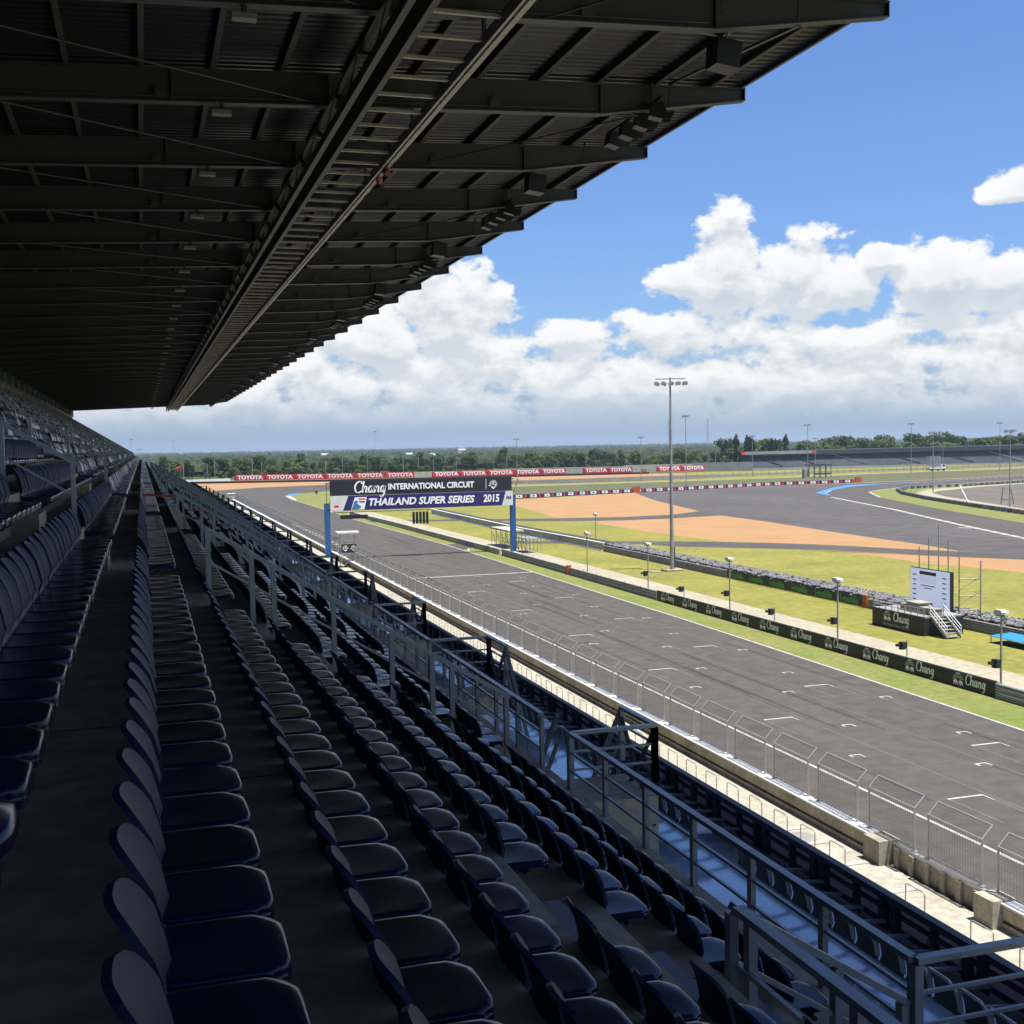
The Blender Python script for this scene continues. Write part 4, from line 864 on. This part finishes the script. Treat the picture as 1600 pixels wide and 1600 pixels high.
for x, y, h, lb in ((930, 2000, 60, 'lattice mast on the horizon beside the tall floodlight'), (1010, 2000, 58, 'second lattice mast on the horizon')):
    t = empty('radio_mast', (x, y, 0), label=lb, cat='mast'); b = MB()
    for sx in (-1, 1): b.bar((sx * 2.2, 0, 0), (sx * .4, 0, h), .5, .5)
    for i in range(8): b.bar((-2 + i * .2, 0, i * h / 8), (1.8 - i * .2, 0, (i + 1) * h / 8), .35, .35)
    b.build('lattice', m_galvd, t)
# ------------------------------------------------------------------ THE GRANDSTAND (all heights measured from the eye height H)
Y0S, Y1S = -4.0, 245.0
def tz(n): return H - 1.49 - .49 * n            # tread height of seat row n (row 0: where the viewer stands)
def tx(n): return .79 * n - .79                 # riser line of row n
NT = -15
RAILX = 5.69; WZ = H - 6.65
gs = empty('grandstand', (0, 0, 0), label='dark covered concrete grandstand with navy seats along the track', cat='grandstand')
b = MB()
prof = []
for n in range(NT, 8): prof += [(tx(n), tz(n)), (tx(n + 1) if n < 7 else RAILX + .05, tz(n))]
prof += [(RAILX + .05, WZ - .01), (RAILX - .5, WZ - .6), (tx(NT), tz(NT) - 1.5)]
b.prism(prof, 'y', Y0S, Y1S); b.build('terrace', m_terr, gs)
b = MB()
for n in range(-4, 8):
    for k in range(14): yj = 1.1 + k * 5.6 + (n % 3) * .5; b.box(tx(n) + .02, tx(n) + .77, yj, yj + .014, tz(n) - .01, tz(n) + .0015)
b.build('expansion_joints', m_black, gs)['kind'] = 'stuff'
b = MB(); b.box(RAILX + .053, 9.60, Y0S, Y1S, WZ - .35, WZ); b.build('walkway_floor', m_blue, gs)
b = MB(); b.box(9.4, 9.603, Y0S, Y1S, .0, WZ - .353); b.box(9.06, 9.22, Y0S, Y1S, WZ + .003, WZ + .12); b.build('front_wall', m_gwall, gs)
b = MB(); b.box(tx(NT) - .35, tx(NT) - .02, Y0S, Y1S, tz(NT) - 1, tz(NT) + 1.25)
b.build('rear_wall', m_terr, gs); b = MB()
for k in range(36): b.box(tx(NT) - .6, tx(NT) - .1, 10 + k * 6.85, 10.5 + k * 6.85, tz(NT) + 1.253, H + 8.55)
b.build('rear_columns', m_dsteel, gs)['kind'] = 'stuff'
b = MB()
for k in range(35): b.box(tx(NT) - .5, tx(NT) - .4, 10.6 + k * 6.85, 16.2 + k * 6.85, tz(NT) + 1.6, tz(NT) + 2.6)
b.build('rear_cladding', m_deck, gs)
# aisles: far-closed (f) and near-closed (n) landings
AIS = [(7.76, 'f')] + [(15.65 + 14.75 * k, 'n') for k in range(16)] + [(24.3 + 14.75 * k, 'f') for k in range(15)]
AIS.sort(); AW = 1.25
def span(a): return (a[0] - AW, a[0]) if a[1] == 'f' else (a[0], a[0] + AW)
m_step = mat('blue_step_paint', (.040, .062, .12), .4, base2=(.028, .045, .09), scale=2.0)
for a in AIS:
    y0, y1 = span(a); stairs = MB(); land = MB(); lst = MB()
    for n in range(3 if a[1] == 'f' else NT, 7):
        stairs.box(tx(n + 1) - .40, tx(n + 1) - .003, y0 + .05, y1 - .05, tz(n) - .245 + .49 - .49 + .003, tz(n) + .003) if False else None
        stairs.box(tx(n + 1) + .003, tx(n + 1) + .33, y0 + .06, y1 - .06, tz(n + 1) + .003, tz(n + 1) + .245)
    land.box(RAILX + .055, 7.05, y0, y1, WZ + .003, tz(7) - .25)
    for i in range(4):
        h = tz(7) - .25 - (i + 1) * .28
        if a[1] == 'n': lst.box(RAILX + .3, 7.0, y1 + i * .3, y1 + (i + 1) * .3, WZ + .003, h)
        else: lst.box(RAILX + .3, 7.0, y0 - (i + 1) * .3, y0 - i * .3, WZ + .003, h)
    stairs.build('aisle_stairs', m_step if a[1] == 'f' else m_terr, gs); land.build('landing', m_terr, gs); lst.build('landing_stairs', m_blue, gs)
# --- seats
def seat_parts(detail):
    # flat pan with a tight rolled rim and square-ish corners; rounded, leaning back that cups the sides
    pan = [(.393, -.030, .205), (.392, -.012, .210), (.387, -.003, .216), (.378, .0, .221), (.355, .001, .227), (.30, .001, .230), (.20, -.001, .232), (.10, -.001, .232), (.045, .0, .230), (.020, .001, .228)]
    cr = [.060, .060, .058, .050, .028, .0, .0, .0, .0, .0]
    us = [-1, -.985, -.95, -.85, -.6, -.2, .2, .6, .85, .95, .985, 1] if detail else [-1, -.95, -.5, .5, .95, 1]
    back = [(.020, .426), (.009, .432), (.002, .468), (-.006, .52), (-.016, .58), (-.029, .64)]; bw = [.228, .224, .219, .214, .210, .206]
    for i in range(9):
        t = math.radians(10 * i + 2); z = .688 + .130 * math.sin(t); back.append((-.041 - (z - .688) * .50, z)); bw.append(.205 * math.cos(t) ** .48)
    if not detail: pan = pan[::3] + [pan[-1]]; cr = cr[::3] + [0]; back = back[::2]; bw = bw[::2]
    nu = len(us) - 1; res = []
    b = MB(); vs = []
    for (x, dz, w), c in zip(pan, cr):
        for u in us:
            a = abs(u); k = max(0, (a - .7) / .3); f = max(0, (x - .24) / .15)
            z = .425 + dz - (.010 if a > .99 else .003 if a > .98 else 0) - .020 * f * f * max(0, (a - .35) / .65) ** 1.5 - .004 * (1 - a * a)
            vs.append((x - c * k * k, u * w, z))
    bs = MB(); vb = []
    for r, ((x, z), w) in enumerate(zip(back, bw)):
        t = min(1, max(0, (z - .44) / .08))
        for u in us: vb.append((x + .042 * (u * w / .21) ** 2 * t, u * w, z))
    for b, vs, isb in ((b, vs, 0), (bs, vb, 1)):
        n = len(vs) // (nu + 1)
        fs = [(r * (nu + 1) + i, r * (nu + 1) + i + 1, (r + 1) * (nu + 1) + i + 1, (r + 1) * (nu + 1) + i) for r in range(n - 1) for i in range(nu)]
        b.add(vs, fs, 0, True)
        if isb: ring = [r * (nu + 1) for r in range(n)] + [(n - 1) * (nu + 1) + i for i in range(1, nu + 1)] + [r * (nu + 1) + nu for r in range(n - 2, -1, -1)]
        else: ring = [r * (nu + 1) for r in range(n - 1, -1, -1)] + list(range(1, nu + 1)) + [r * (nu + 1) + nu for r in range(1, n)]
        off = Vector((-.024, 0, -.006)) if isb else Vector((0, 0, -.038))
        a = [Vector(vs[i]) for i in ring]; c = [q + off for q in a]
        b.add(a + c, [(i, i + 1, len(a) + i + 1, len(a) + i) for i in range(len(a) - 1)], 0)
        b.add([Vector(v) + off * .75 for v in vs], [f[::-1] for f in fs], 0, True)
        res.append(b)
    br = MB(); br.tube([(.2, -.25, .335), (.2, .25, .335)], .022, 8); br.bar((-.0, -.12, .30), (.30, -.12, .375), .03, .05); br.bar((.0, .12, .30), (.30, .12, .375), .03, .05); br.bar((.0, 0, .12), (.2, 0, .33), .03, .03)
    return res[0], res[1], br
P_, B_, R_ = seat_parts(True)
pan_me, back_me, brk_me = P_.mesh('seat_pan', [m_navy]), B_.mesh('backrest', [m_navyb]), R_.mesh('bracket', [m_dsteel])
def in_aisle(y, n):
    for a in AIS:
        y0, y1 = span(a)
        if y0 - .22 < y < y1 + .22 and (a[1] == 'n' or n >= 4): return True
    return False
seats = []
for n in range(NT, 8):
    seg = 0
    for i in range(int((Y1S - 2) / .5)):
        y = 1.25 + i * .5
        if in_aisle(y, n): continue
        seats.append((n, y))
mi_ = cam.matrix_world.inverted()
def vis(n, y):
    p = mi_ @ Vector((tx(n) + .2, y, tz(n) + .45)); d = -p.z
    if d < .3: return 0
    u, v = 1844 * p.x / d, 1844 * p.y / d; m = 300 / d
    return 1 / d if abs(u) < 800 + m and abs(v) < 800 + m else 0
inview = sorted([s for s in seats if vis(*s) > 0 and s[0] > -3], key=lambda s: -vis(*s))
near = set(inview[:300])
ROWN = {7 - i: f'{nth(i)} row above the walkway rail' for i in range(12)}
idx = {}; rq0 = random.Random(2)
for n, y in sorted(near):
    idx[n] = idx.get(n, -1) + 1
    t = empty('stadium_chair', (tx(n), y, tz(n)), label=f'navy plastic seat, {nth(idx[n])} from the near end, {ROWN[n]}', cat='seat', group='navy seats in the near rows')
    for nm, me in (('seat_pan', pan_me), ('backrest', back_me), ('bracket', brk_me)):
        o = bpy.data.objects.new(nm, me); C.objects.link(o); o.parent = t
    t.rotation_euler = (0, rq0.uniform(-.012, .012), rq0.uniform(-.016, .016))
# the rest of the seats as one mass: detailed up close, simple far away
rs = MB(); rq = random.Random(4)
pl, bl, _ = seat_parts(False)
lowP = [(.385, .0, .40), (.36, .0, .434), (.06, 0, .428), (0.0, 0, .50), (-.03, 0, .66), (-.095, 0, .81)]; lw = [.19, .21, .23, .226, .218, .17]
lowv = [(x, s * w, z) for (x, _, z), w in zip(lowP, lw) for s in (-1, 1)]
lowf = [(2 * i, 2 * i + 1, 2 * i + 3, 2 * i + 2) for i in range(5)]
lowv += [(x - .02, y, z - .05) for x, y, z in lowv]; lowf += [(i, i + 2, i + 14, i + 12) for i in (0, 2, 4, 6, 8)] + [(i + 1, i + 3, i + 15, i + 13) for i in (0, 2, 4, 6, 8)] + [(0, 1, 13, 12), (10, 11, 23, 22)]
def whiteish(n, y):
    y0 = 46 if n > 0 else 34 if n > -3 else 20
    if y < y0: return 0
    k = rq.random()
    if y < 245:
        p = .30 if n < 1 else .22
        if int(y / 7 + n * .7) % 4 == 0: p *= 2
        if k < p: return 1
        if k < p + .012: return 2
    return 0
for n, y in seats:
    if (n, y) in near: continue
    mi2 = whiteish(n, y); ox, oz = tx(n), tz(n)
    if y < 30 and n > -4:
        for src, bk in ((pl, 0), (bl, 3)):
            o = len(rs.v); rs.v += [(v[0] + ox, v[1] + y, v[2] + oz) for v in src.v]
            rs.f += [[i + o for i in f_] for f_ in src.f]; rs.mi += [mi2 or bk] * len(src.f); rs.sm += src.sm
    else:
        o = len(rs.v); rs.v += [(v[0] + ox, v[1] + y, v[2] + oz) for v in lowv]
        rs.f += [[i + o for i in f_] for f_ in lowf]; rs.mi += [mi2 or (3 if min(f_) >= 4 or (len(f_) == 4 and min(f_) >= 4) else 0) for f_ in lowf]; rs.sm += [False] * len(lowf)
tag(rs.build('seat_rows', [m_navy, m_wseat, m_purple, m_navyb]), 'remaining rows of navy and scattered white seats running far along the stand', 'seats', kind='stuff')
# front seats on the walkway: white plastic, shade coloured into backs, light into edges
def edge_seat():
    t = empty('walkway_chair'); o = bpy.data.objects.new('seat_pan', P_.mesh('seat_pan', [m_wseat])); C.objects.link(o); o.parent = t
    o = bpy.data.objects.new('backrest', B_.mesh('backrest', [m_gseat])); C.objects.link(o); o.parent = t
    b = MB(); b.tube([(-.02, -.232, .50), (-.035, -.226, .62), (-.07, -.214, .74), (-.105, -.17, .815), (-.115, 0, .825), (-.105, .17, .815), (-.07, .214, .74), (-.035, .226, .62), (-.02, .232, .50)], .020, 6); b.build('edge_strip', m_wseat, t)  # added white rim, stands for side light on the seat edges
    b = MB(); b.bar((.16, 0, .385), (.96, 0, .30), .04, .04); b.build('bracket', m_steel, t); return t
es = edge_seat(); k = 0; fs_y = [2.6 + .5 * i for i in range(480)]; rest = MB(); ev = []
for c in es.children:
    for v in c.data.vertices: ev.append(v)
for y in fs_y:
    if any(span(a)[0] - .1 < y < span(a)[1] + .1 for a in AIS): continue
    if 5 < y < 42 and k < 60:
        o = es if k == 0 else dup(es); o.location = (8.18, y, WZ); tag(o, f'white seat with shaded back, lit edges on the blue walkway, {nth(k)} from the near end', 'seat', 'lit edged white seats along the walkway parapet'); k += 1
    else:
        for c in es.children:
            me = c.data; o = len(rest.v); ml = {'seat_pan': 0, 'backrest': 1, 'edge_strip': 0, 'bracket': 2}[c.name.split('.')[0]]
            if ml == 2 or (ml == 0 and c.name.startswith('seat') and y > 60): continue
            rest.v += [(v.co.x + 8.18, v.co.y + y, v.co.z + WZ) for v in me.vertices]
            for p in me.polygons: rest.f.append([i + o for i in p.vertices]); rest.mi.append(ml); rest.sm.append(True)
tag(rest.build('walkway_seat_row', [m_wseat, m_gseat, m_dsteel]), 'rest of the lit edged white seats along the walkway parapet', 'seats', kind='stuff')
# --- parapet hoarding: dark frame with mesh banner, lettering seen from behind
HX = 9.30; HZ = H - 6.08
t = empty('parapet_hoarding', (0, 0, 0), label='dark steel parapet frame hung with mesh banners at the front of the stand', cat='hoarding')
b = MB(); b.box(HX - .06, HX + .06, Y0S, Y1S, HZ - .07, HZ + .02); b.build('top_rail', m_dsteel, t)
b = MB()
for z in (.20, .40): b.box(HX - .025, HX + .025, Y0S, Y1S, HZ - z - .03, HZ - z + .02)
b.build('mid_rail', m_dsteel, t)
b = MB(); y = -3.0; j = 0
while y < Y1S:
    w_ = .055 if j % 3 else .028; b.box(HX - .05, HX + .05, y - w_, y + w_, WZ - .1, HZ - .073); y += (.80, .28, .62)[j % 3]; j += 1
b.build('posts', m_dsteel, t)['kind'] = 'stuff'
b = MB(); b.box(HX + .065, HX + .075, Y0S, Y1S, WZ - .05, HZ - .02); cl = b.build('banner_cloth', m_cloth, t)
for ch, y, s in (('A', 20.9, .62), ('D', 19.8, .55), ('K', 13.4, .5), ('A', 12.4, .5), ('R', 11.5, .5), ('A', 10.6, .5), ('D', 27.4, .5), ('A', 28.6, .6)):
    text('lettering', ch, s, m_clothl, plane_matrix((HX + .06, y, HZ - .30), (0, 1, 0), (0, 0, 1)), cl, .03, ex=.003)
# --- rails
def rail(name, lb, pts, h, bars, pitch, m=m_steel, pw=.07, tw=.085, cat='handrail', group=None):
    """posts and bars along a polyline of foot points"""
    t = empty(name, (0, 0, 0), label=lb, cat=cat, group=group); top = MB(); mid = MB()
    for a, c in zip(pts, pts[1:]):
        a = Vector(a); c = Vector(c); u = Vector((0, 0, h)); top.bar(a + u, c + u, tw, .05)
        for f_ in bars: mid.bar(a + u * f_, c + u * f_, .03, .03)
        n = max(1, round((c - a).length / pitch))
        for i in range(n + 1):
            p = a.lerp(c, i / n); pb = MB(); pb.box(p.x - pw * .35, p.x + pw * .35, p.y - pw / 2, p.y + pw / 2, p.z - .02, p.z + h - .026); pb.build('post', m, t)
    top.build('top_bar', m, t); mid.build('mid_bar', m, t); return t
ends = [Y0S]
for a in AIS: ends += list(span(a))
ends.append(Y1S)
segs = [(ends[i], ends[i + 1]) for i in range(0, len(ends), 2)]
for k, (y0, y1) in enumerate(segs):
    if y1 - y0 < .6 or k > 24: continue
    rail('walkway_rail', f'grey steel rail above the blue walkway, {nth(k)} length from the near end', [(RAILX, y0 + .02, tz(7)), (RAILX, y1 - .02, tz(7))], .80, (.33, .66), 1.22, group='rails above the blue walkway', pw=.08)
for k, a in enumerate(AIS):
    y0, y1 = span(a); zc = tz(7)
    if k > 18: break
    t = rail('landing_rail', f'boxed steel rail round a stair landing of the walkway, {nth(k)} from the near end', [(RAILX, y1 if a[1] == 'f' else y0, zc), (7.0, y1 if a[1] == 'f' else y0, zc), (7.0, y0 if a[1] == 'f' else y1, zc)], .80, (.33, .66), 1.3, group='boxed rails round the stair landings', pw=.11)
    b = MB(); s = -1 if a[1] == 'f' else 1; ys_ = y0 if a[1] == 'f' else y1
    for x in (7.0, RAILX + .25):
        b.bar((x, ys_, zc + .78), (x, ys_ + s * 1.45, WZ + .85), .06, .06); b.bar((x, ys_, zc + .35), (x, ys_ + s * 1.45, WZ + .42), .05, .05); b.bar((x, ys_ + s * 1.45, WZ), (x, ys_ + s * 1.45, WZ + .85), .06, .06)
    b.build('stair_rail', m_steel, t)
    b = MB(); b.bar((6.98, y0, zc - .7), (6.98, y1, zc + .7), .05, .05); b.bar((6.98, y1, zc - .7), (6.98, y0, zc + .7), .05, .05); b.build('cross_brace', m_dsteel, t)
    # aisle handrails down the rows
    if a[1] == 'n':
        pts = [(.83, y1 + .06, H - 2.0), (RAILX - .1, y1 + .06, tz(7) + .02)]
        t = empty('aisle_handrail', (0, 0, 0), label=f'sloping steel handrail down the aisle steps, {nth(k)} aisle from the near end', cat='handrail', group='sloping handrails down the aisles')
        top = MB(); zt = lambda x: H - 1.1 - (x - .83) * .622
        top.bar((.80, y1 + .06, zt(.80)), (5.2, y1 + .06, zt(5.2)), .06, .06); top.bar((.80, y1 + .06, zt(.80) - .45), (5.2, y1 + .06, zt(5.2) - .45), .03, .03)
        top.build('top_bar', m_steel, t)
        for x in (.83, 1.42, 1.72, 2.56, 3.4, 4.0, 4.3, 5.14):
            pb = MB(); n = int((x + .79) / .79); pb.box(x - .035, x + .035, y1 + .025, y1 + .095, tz(n), zt(x) - .03); pb.build('post', m_steel, t)
        t = empty('aisle_handrail', (0, 0, 0), label=f'upper steel handrail up the aisle behind the camera row, {nth(k)} aisle from the near end', cat='handrail', group='upper handrails up the aisles')
        top = MB(); zt2 = lambda x: H - .15 - (x + .85) * .622
        top.bar((-.85, y1 + .06, zt2(-.85)), (-11.4, y1 + .06, zt2(-11.4)), .06, .06); top.bar((-.85, y1 + .06, zt2(-.85) - .45), (-11.4, y1 + .06, zt2(-11.4) - .45), .03, .03); top.build('top_bar', m_steel, t)
        for i in range(13):
            x = -.9 - i * .87; n = math.floor((x + .79) / .79); pb = MB(); pb.box(x - .03, x + .03, y1 + .03, y1 + .09, tz(n), zt2(x) - .03); pb.build('post', m_steel, t)
yc = 7.80
t = empty('aisle_handrail', (0, 0, 0), label='stout handrail at the aisle closest to the camera, lower corner of the view', cat='handrail')
b = MB(); zt = lambda x: H - 3.48 - (x - 4.1) * .64
b.bar((4.1, yc, zt(4.1)), (5.65, yc, zt(5.65)), .08, .055); b.bar((4.1, yc, zt(4.1) - .42), (5.65, yc, zt(5.65) - .42), .04, .04); b.build('top_bar', m_steel, t)
b = MB(); b.bar((4.13, yc - .05, H - 3.49), (4.13, 5.0, H - 3.49), .10, .055); b.bar((4.13, yc - .05, H - 3.92), (4.13, 5.0, H - 3.92), .04, .04); b.build('side_bar', m_steel, t)
for x, y_ in ((4.10, yc), (4.17, yc - .16), (5.0, yc), (5.6, yc), (4.13, 6.2), (4.13, 5.1)):
    b = MB(); n = int((x + .79) / .79); b.box(x - .035, x + .035, y_ - .045, y_ + .045, tz(n), min(zt(x), H - 3.5) - .03); b.build('post', m_steel, t)
for n, y, lb in ((1, 39.4, 'seventh'), (3, 49.2, 'fifth'), (5, 54.6, 'third')):
    b = MB(); b.bar((tx(n) - .1, y, tz(n) + .62), (tx(n) + .82, y, tz(n) + .55), .02, .07); tag(b.build('barrier_tape', m_red), f'red tape strung across the {lb} seat row above the walkway rail', 'tape', 'red tapes across the seat rows')
# ------------------------------------------------------------------ ROOF
def bt(x): return H + 9.42 + .0395 * x
def bb(x): return H + (8.60 + .038 * x if x <= 12.4 else 9.07 + (x - 12.4) * .150)
RX0, RX1 = -15.5, 16.85
rf = empty('grandstand_roof', (0, 0, 0), label='dark corrugated cantilever roof on steel beams over the stand', cat='roof')
BY = [24.1 + 6.85 * k for k in range(-4, 33)]
bm_ = MB()
web = [(RX0, bb(RX0)), (12.4, bb(12.4)), (RX1, bb(RX1)), (RX1, bt(RX1)), (RX0, bt(RX0))]
bm_.prism(web, 'y', -.012, .012)
for s in (-1, 1):
    y0, y1 = (.0125, .15) if s > 0 else (-.15, -.0125)
    bm_.prism([(RX0, bb(RX0) - .001), (12.4, bb(12.4) - .001), (RX1, bb(RX1) - .001), (RX1, bb(RX1) + .028), (12.4, bb(12.4) + .028), (RX0, bb(RX0) + .028)], 'y', y0, y1)
    bm_.prism([(RX0, bt(RX0) - .03), (RX1, bt(RX1) - .03), (RX1, bt(RX1)), (RX0, bt(RX0))], 'y', y0, y1)
for x in (7.9, 4.9, 1.0, 12.4, RX1 - .02): bm_.box(x - .01, x + .01, -.14, .14, bb(x) + .03, bt(x) - .031)
bm_.tube([(-12, -.16, bb(-12) + .12), (12.2, -.16, bb(12.2) + .12)], .016, 5); bm_.box(9.2, 9.5, -.20, -.15, bb(9.3) + .10, bb(9.3) + .34); bm_.box(.6, .85, -.20, -.15, bb(.7) + .08, bb(.7) + .30)
for x in (12.2, 12.6, 4.7, 5.1):
    for v in (.2, .4, .6): bm_.box(x - .02, x + .02, -.03, -.012, bb(x) + v - .02, bb(x) + v + .02)
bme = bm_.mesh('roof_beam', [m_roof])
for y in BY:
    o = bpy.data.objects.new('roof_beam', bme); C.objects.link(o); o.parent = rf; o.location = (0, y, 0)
for i in range(18):
    x = 15.75 - i * 1.72; b = MB(); b.box(x - .045, x + .045, -6, Y1S, bt(x) + .003, bt(x) + .20); b.box(x - .045, x + .09, -6, Y1S, bt(x) + .002 - .012, bt(x) + .0025); b.build('purlin', mat('purlin_steel', (.05, .05, .05), .7) if i == 0 else bpy.data.materials['purlin_steel'], rf)
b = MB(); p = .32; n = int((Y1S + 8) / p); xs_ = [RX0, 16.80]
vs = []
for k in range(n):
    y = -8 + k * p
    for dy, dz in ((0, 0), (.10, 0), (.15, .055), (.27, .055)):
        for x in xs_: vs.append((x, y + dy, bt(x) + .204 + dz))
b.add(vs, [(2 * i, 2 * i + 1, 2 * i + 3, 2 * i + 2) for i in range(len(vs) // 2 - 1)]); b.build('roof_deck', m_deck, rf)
b = MB(); b.box(16.81, 16.90, -8, Y1S, bt(16.8) + .06, bt(16.8) + .30); b.build('edge_strip', m_dsteel, rf)
# catwalk and its truss
cw = empty('roof_catwalk', (0, 0, 0), label='long steel catwalk truss hanging under the roof, with a red strip tied to its rail', cat='catwalk')
b = MB(); b.box(6.98, 7.04, -6, 252, H + 8.18, H + 8.42); b.box(7.12, 7.24, -6, 252, H + 8.20, H + 8.38); b.box(6.98, 7.24, -6, 252, H + 8.421, H + 8.45); b.build('side_rail', m_cat, cw)
b = MB(); b.box(5.46, 5.55, -6, 252, H + 8.22, H + 8.34); b.build('inner_rail', m_roof, cw)
b = MB(); [b.box(5.56, 6.97, y, y + .09, H + 8.30, H + 8.37) for y in [-5 + 1.37 * i for i in range(187)]]; r_ = b.build('rungs', m_cat, cw); r_['kind'] = 'stuff'
b = MB(); b.box(4.86, 5.0, -6, 250, H + 8.05, H + 8.3); b.box(4.86, 5.0, -6, 250, H + 8.78, H + 8.86); b.box(5.30, 5.36, -6, 252, H + 8.05, H + 8.60)
y = -6
while y < 246: b.bar((4.93, y, H + 8.2), (4.93, y + 1.71, H + 8.8), .08, .08); b.bar((4.93, y + 1.71, H + 8.8), (4.93, y + 3.42, H + 8.2), .08, .08); y += 3.425
b.build('lattice_girder', mat('girder_dark', (.06, .06, .06), .6), cw)
b = MB()
for y in BY: b.bar((5.5, y, H + 8.3), (5.5, y, bb(5.5)), .08, .08); b.bar((7.1, y, H + 8.4), (7.1, y, bb(7.1)), .08, .08); b.bar((7.1, y, H + 8.4), (8.3, y + 2.2, bt(8.3) - .1), .05, .05)
b.build('hanger', m_roof, cw)
b = MB()
for i in range(60): y = 33 + i * .4; b.add([(7.25, y, H + 8.30 + .03 * math.sin(i)), (7.25, y + .4, H + 8.30 + .03 * math.sin(i + 1)), (7.25 + .01, y + .4, H + 8.17 + .04 * math.sin(i * 1.7 + 1)), (7.26, y, H + 8.17 + .04 * math.sin(i * 1.7))], [(0, 1, 2, 3)])
b.tube([(7.15, 34.5, H + 8.0), (7.2, 35.0, H + 8.16), (7.15, 35.6, H + 8.42), (7.2, 36.1, H + 8.1)], .10, 6); b.build('red_strip', mat('faded_red_cloth', (.33, .09, .08), .8), cw)
# rods and lamps under the roof
b = MB()
for k in range(0, 30): y = BY[0] + 6.85 * k; b.tube([(-6.5 + (k % 2) * 2, y, bt(-6) - .5), (4.6, y + 6.85, bb(4.6) + .1)], .03, 5); b.tube([(8.3, y + 6.85, bb(8) + .05), (13.6, y + (0 if k % 2 else 6.85) + .1, bb(12.4) + .1)], .025, 5)
tag(b.build('brace_rods', m_roof, rf), kind='stuff')
b = MB(); [b.bar((14.5, y, bb(14.5) + .05), (14.6, y, bt(14.6) + .15), .06, .06) for y in BY]; b.bar((14.55, BY[4], bb(14.5)), (14.55, BY[5], bt(14) + .1), .1, .05)
tag(b.build('hanger_strut', m_roof, rf))
for k, y in enumerate(BY[3:]):
    t = empty('roof_lamp', (2.2, y, bb(2.2)), label=f'small pale box lamp under the dark roof beams, {nth(k)} from the near end', cat='lamp', group='box lamps under the roof')
    b = MB(); b.box(-.05, .05, -.05, .05, -.16, -.002); b.build('bracket', m_dsteel, t); b = MB(); b.box(-.24, .24, -.14, .12, -.27, -.163); b.build('lamp_box', m_grey, t)
fl = 0; sp = 0
def flood(me_, parent): pass
hb = MB(); hb.prism([(-.26, -.26), (.20, -.34), (.34, -.08), (.16, .22), (-.22, .22)], 'y', -.24, .24); hb.prism([(.21, -.335), (.335, -.09), (.62, -.02), (.52, -.30)], 'y', -.25, -.235); hb.prism([(.21, -.335), (.335, -.09), (.62, -.02), (.52, -.30)], 'y', .235, .25); hbm = hb.mesh('lamp_head', [m_black])
lb_ = MB(); lb_.add([(.205, -.22, -.33), (.205, .22, -.33), (.338, .22, -.085), (.338, -.22, -.085)], [(0, 1, 2, 3)]); lb_.add([(.345, -.22, -.07), (.345, .22, -.07), (.60, .24, -.02), (.60, -.24, -.02)], [(0, 1, 2, 3)]); lbm = lb_.mesh('lamp_glass', [m_galv])
for k in range(3, 37):
    y = BY[k]
    if k % 2 == 1 and k < 30:
        t = empty('floodlight_bar', (13.9, y - .2 + 1.2, bb(12.4) + .36), label=f'bar of black floodlights under the roof edge, {nth(fl)} bar from the near end', cat='floodlight', group='floodlight bars under the roof edge'); fl += 1
        b = MB(); b.bar((0, -1.9, .0), (0, 2.1, 0), .07, .07); b.bar((0, -1.2, 0), (0, -1.2, .55), .07, .07); b.bar((-1, -1.0, .0), (0, 1.9, .45), .05, .05); b.build('frame', m_dsteel, t)
        for i in range(4):
            o = bpy.data.objects.new('lamp_head', hbm); C.objects.link(o); o.parent = t; o.scale = (.8, .8, .8); o.location = (0, -1.5 + i * 1.05, -.26); o.rotation_euler = (0, .1, -.3 + .12 * i)
            o2 = bpy.data.objects.new('lamp_glass', lbm); C.objects.link(o2); o2.parent = o
    elif k < 36:
        t = empty('loudspeaker', (13.1, y + .9, bb(12.4) - .15), label=f'black loudspeaker box hung under the roof edge, {nth(sp)} from the near end', cat='loudspeaker', group='loudspeakers under the roof edge'); sp += 1; t.scale = (.75, .75, .75)
        b = MB(); b.prism([(-.42, -.42), (.36, -.52), (.48, .28), (-.36, .40)], 'y', -.38, .38); b.build('cabinet', m_black, t); b = MB(); b.bar((0, 0, .3), (0, -.8, .75), .06, .06); b.bar((.1, -.25, .35), (-.9, -.25, .5), .05, .05); b.build('bracket', m_cat, t)
# end rail of the stand and rear rail
settle()
# ------------------------------------------------------------------ AIR
hb_ = MB(); hb_.box(-7000, 11000, -300, 14000, -1.2, 62.5)
m_haze = bpy.data.materials.new('haze_air'); m_haze.use_nodes = True
_t = m_haze.node_tree; _t.nodes.clear(); _o = _t.nodes.new('ShaderNodeOutputMaterial'); _v = _t.nodes.new('ShaderNodeVolumePrincipled')
_v.inputs['Color'].default_value = (.50, .62, .78, 1); _v.inputs['Density'].default_value = 0.00011; _v.inputs['Anisotropy'].default_value = .1
_t.links.new(_v.outputs[0], _o.inputs['Volume'])
tag(hb_.build('haze', m_haze), kind='stuff')
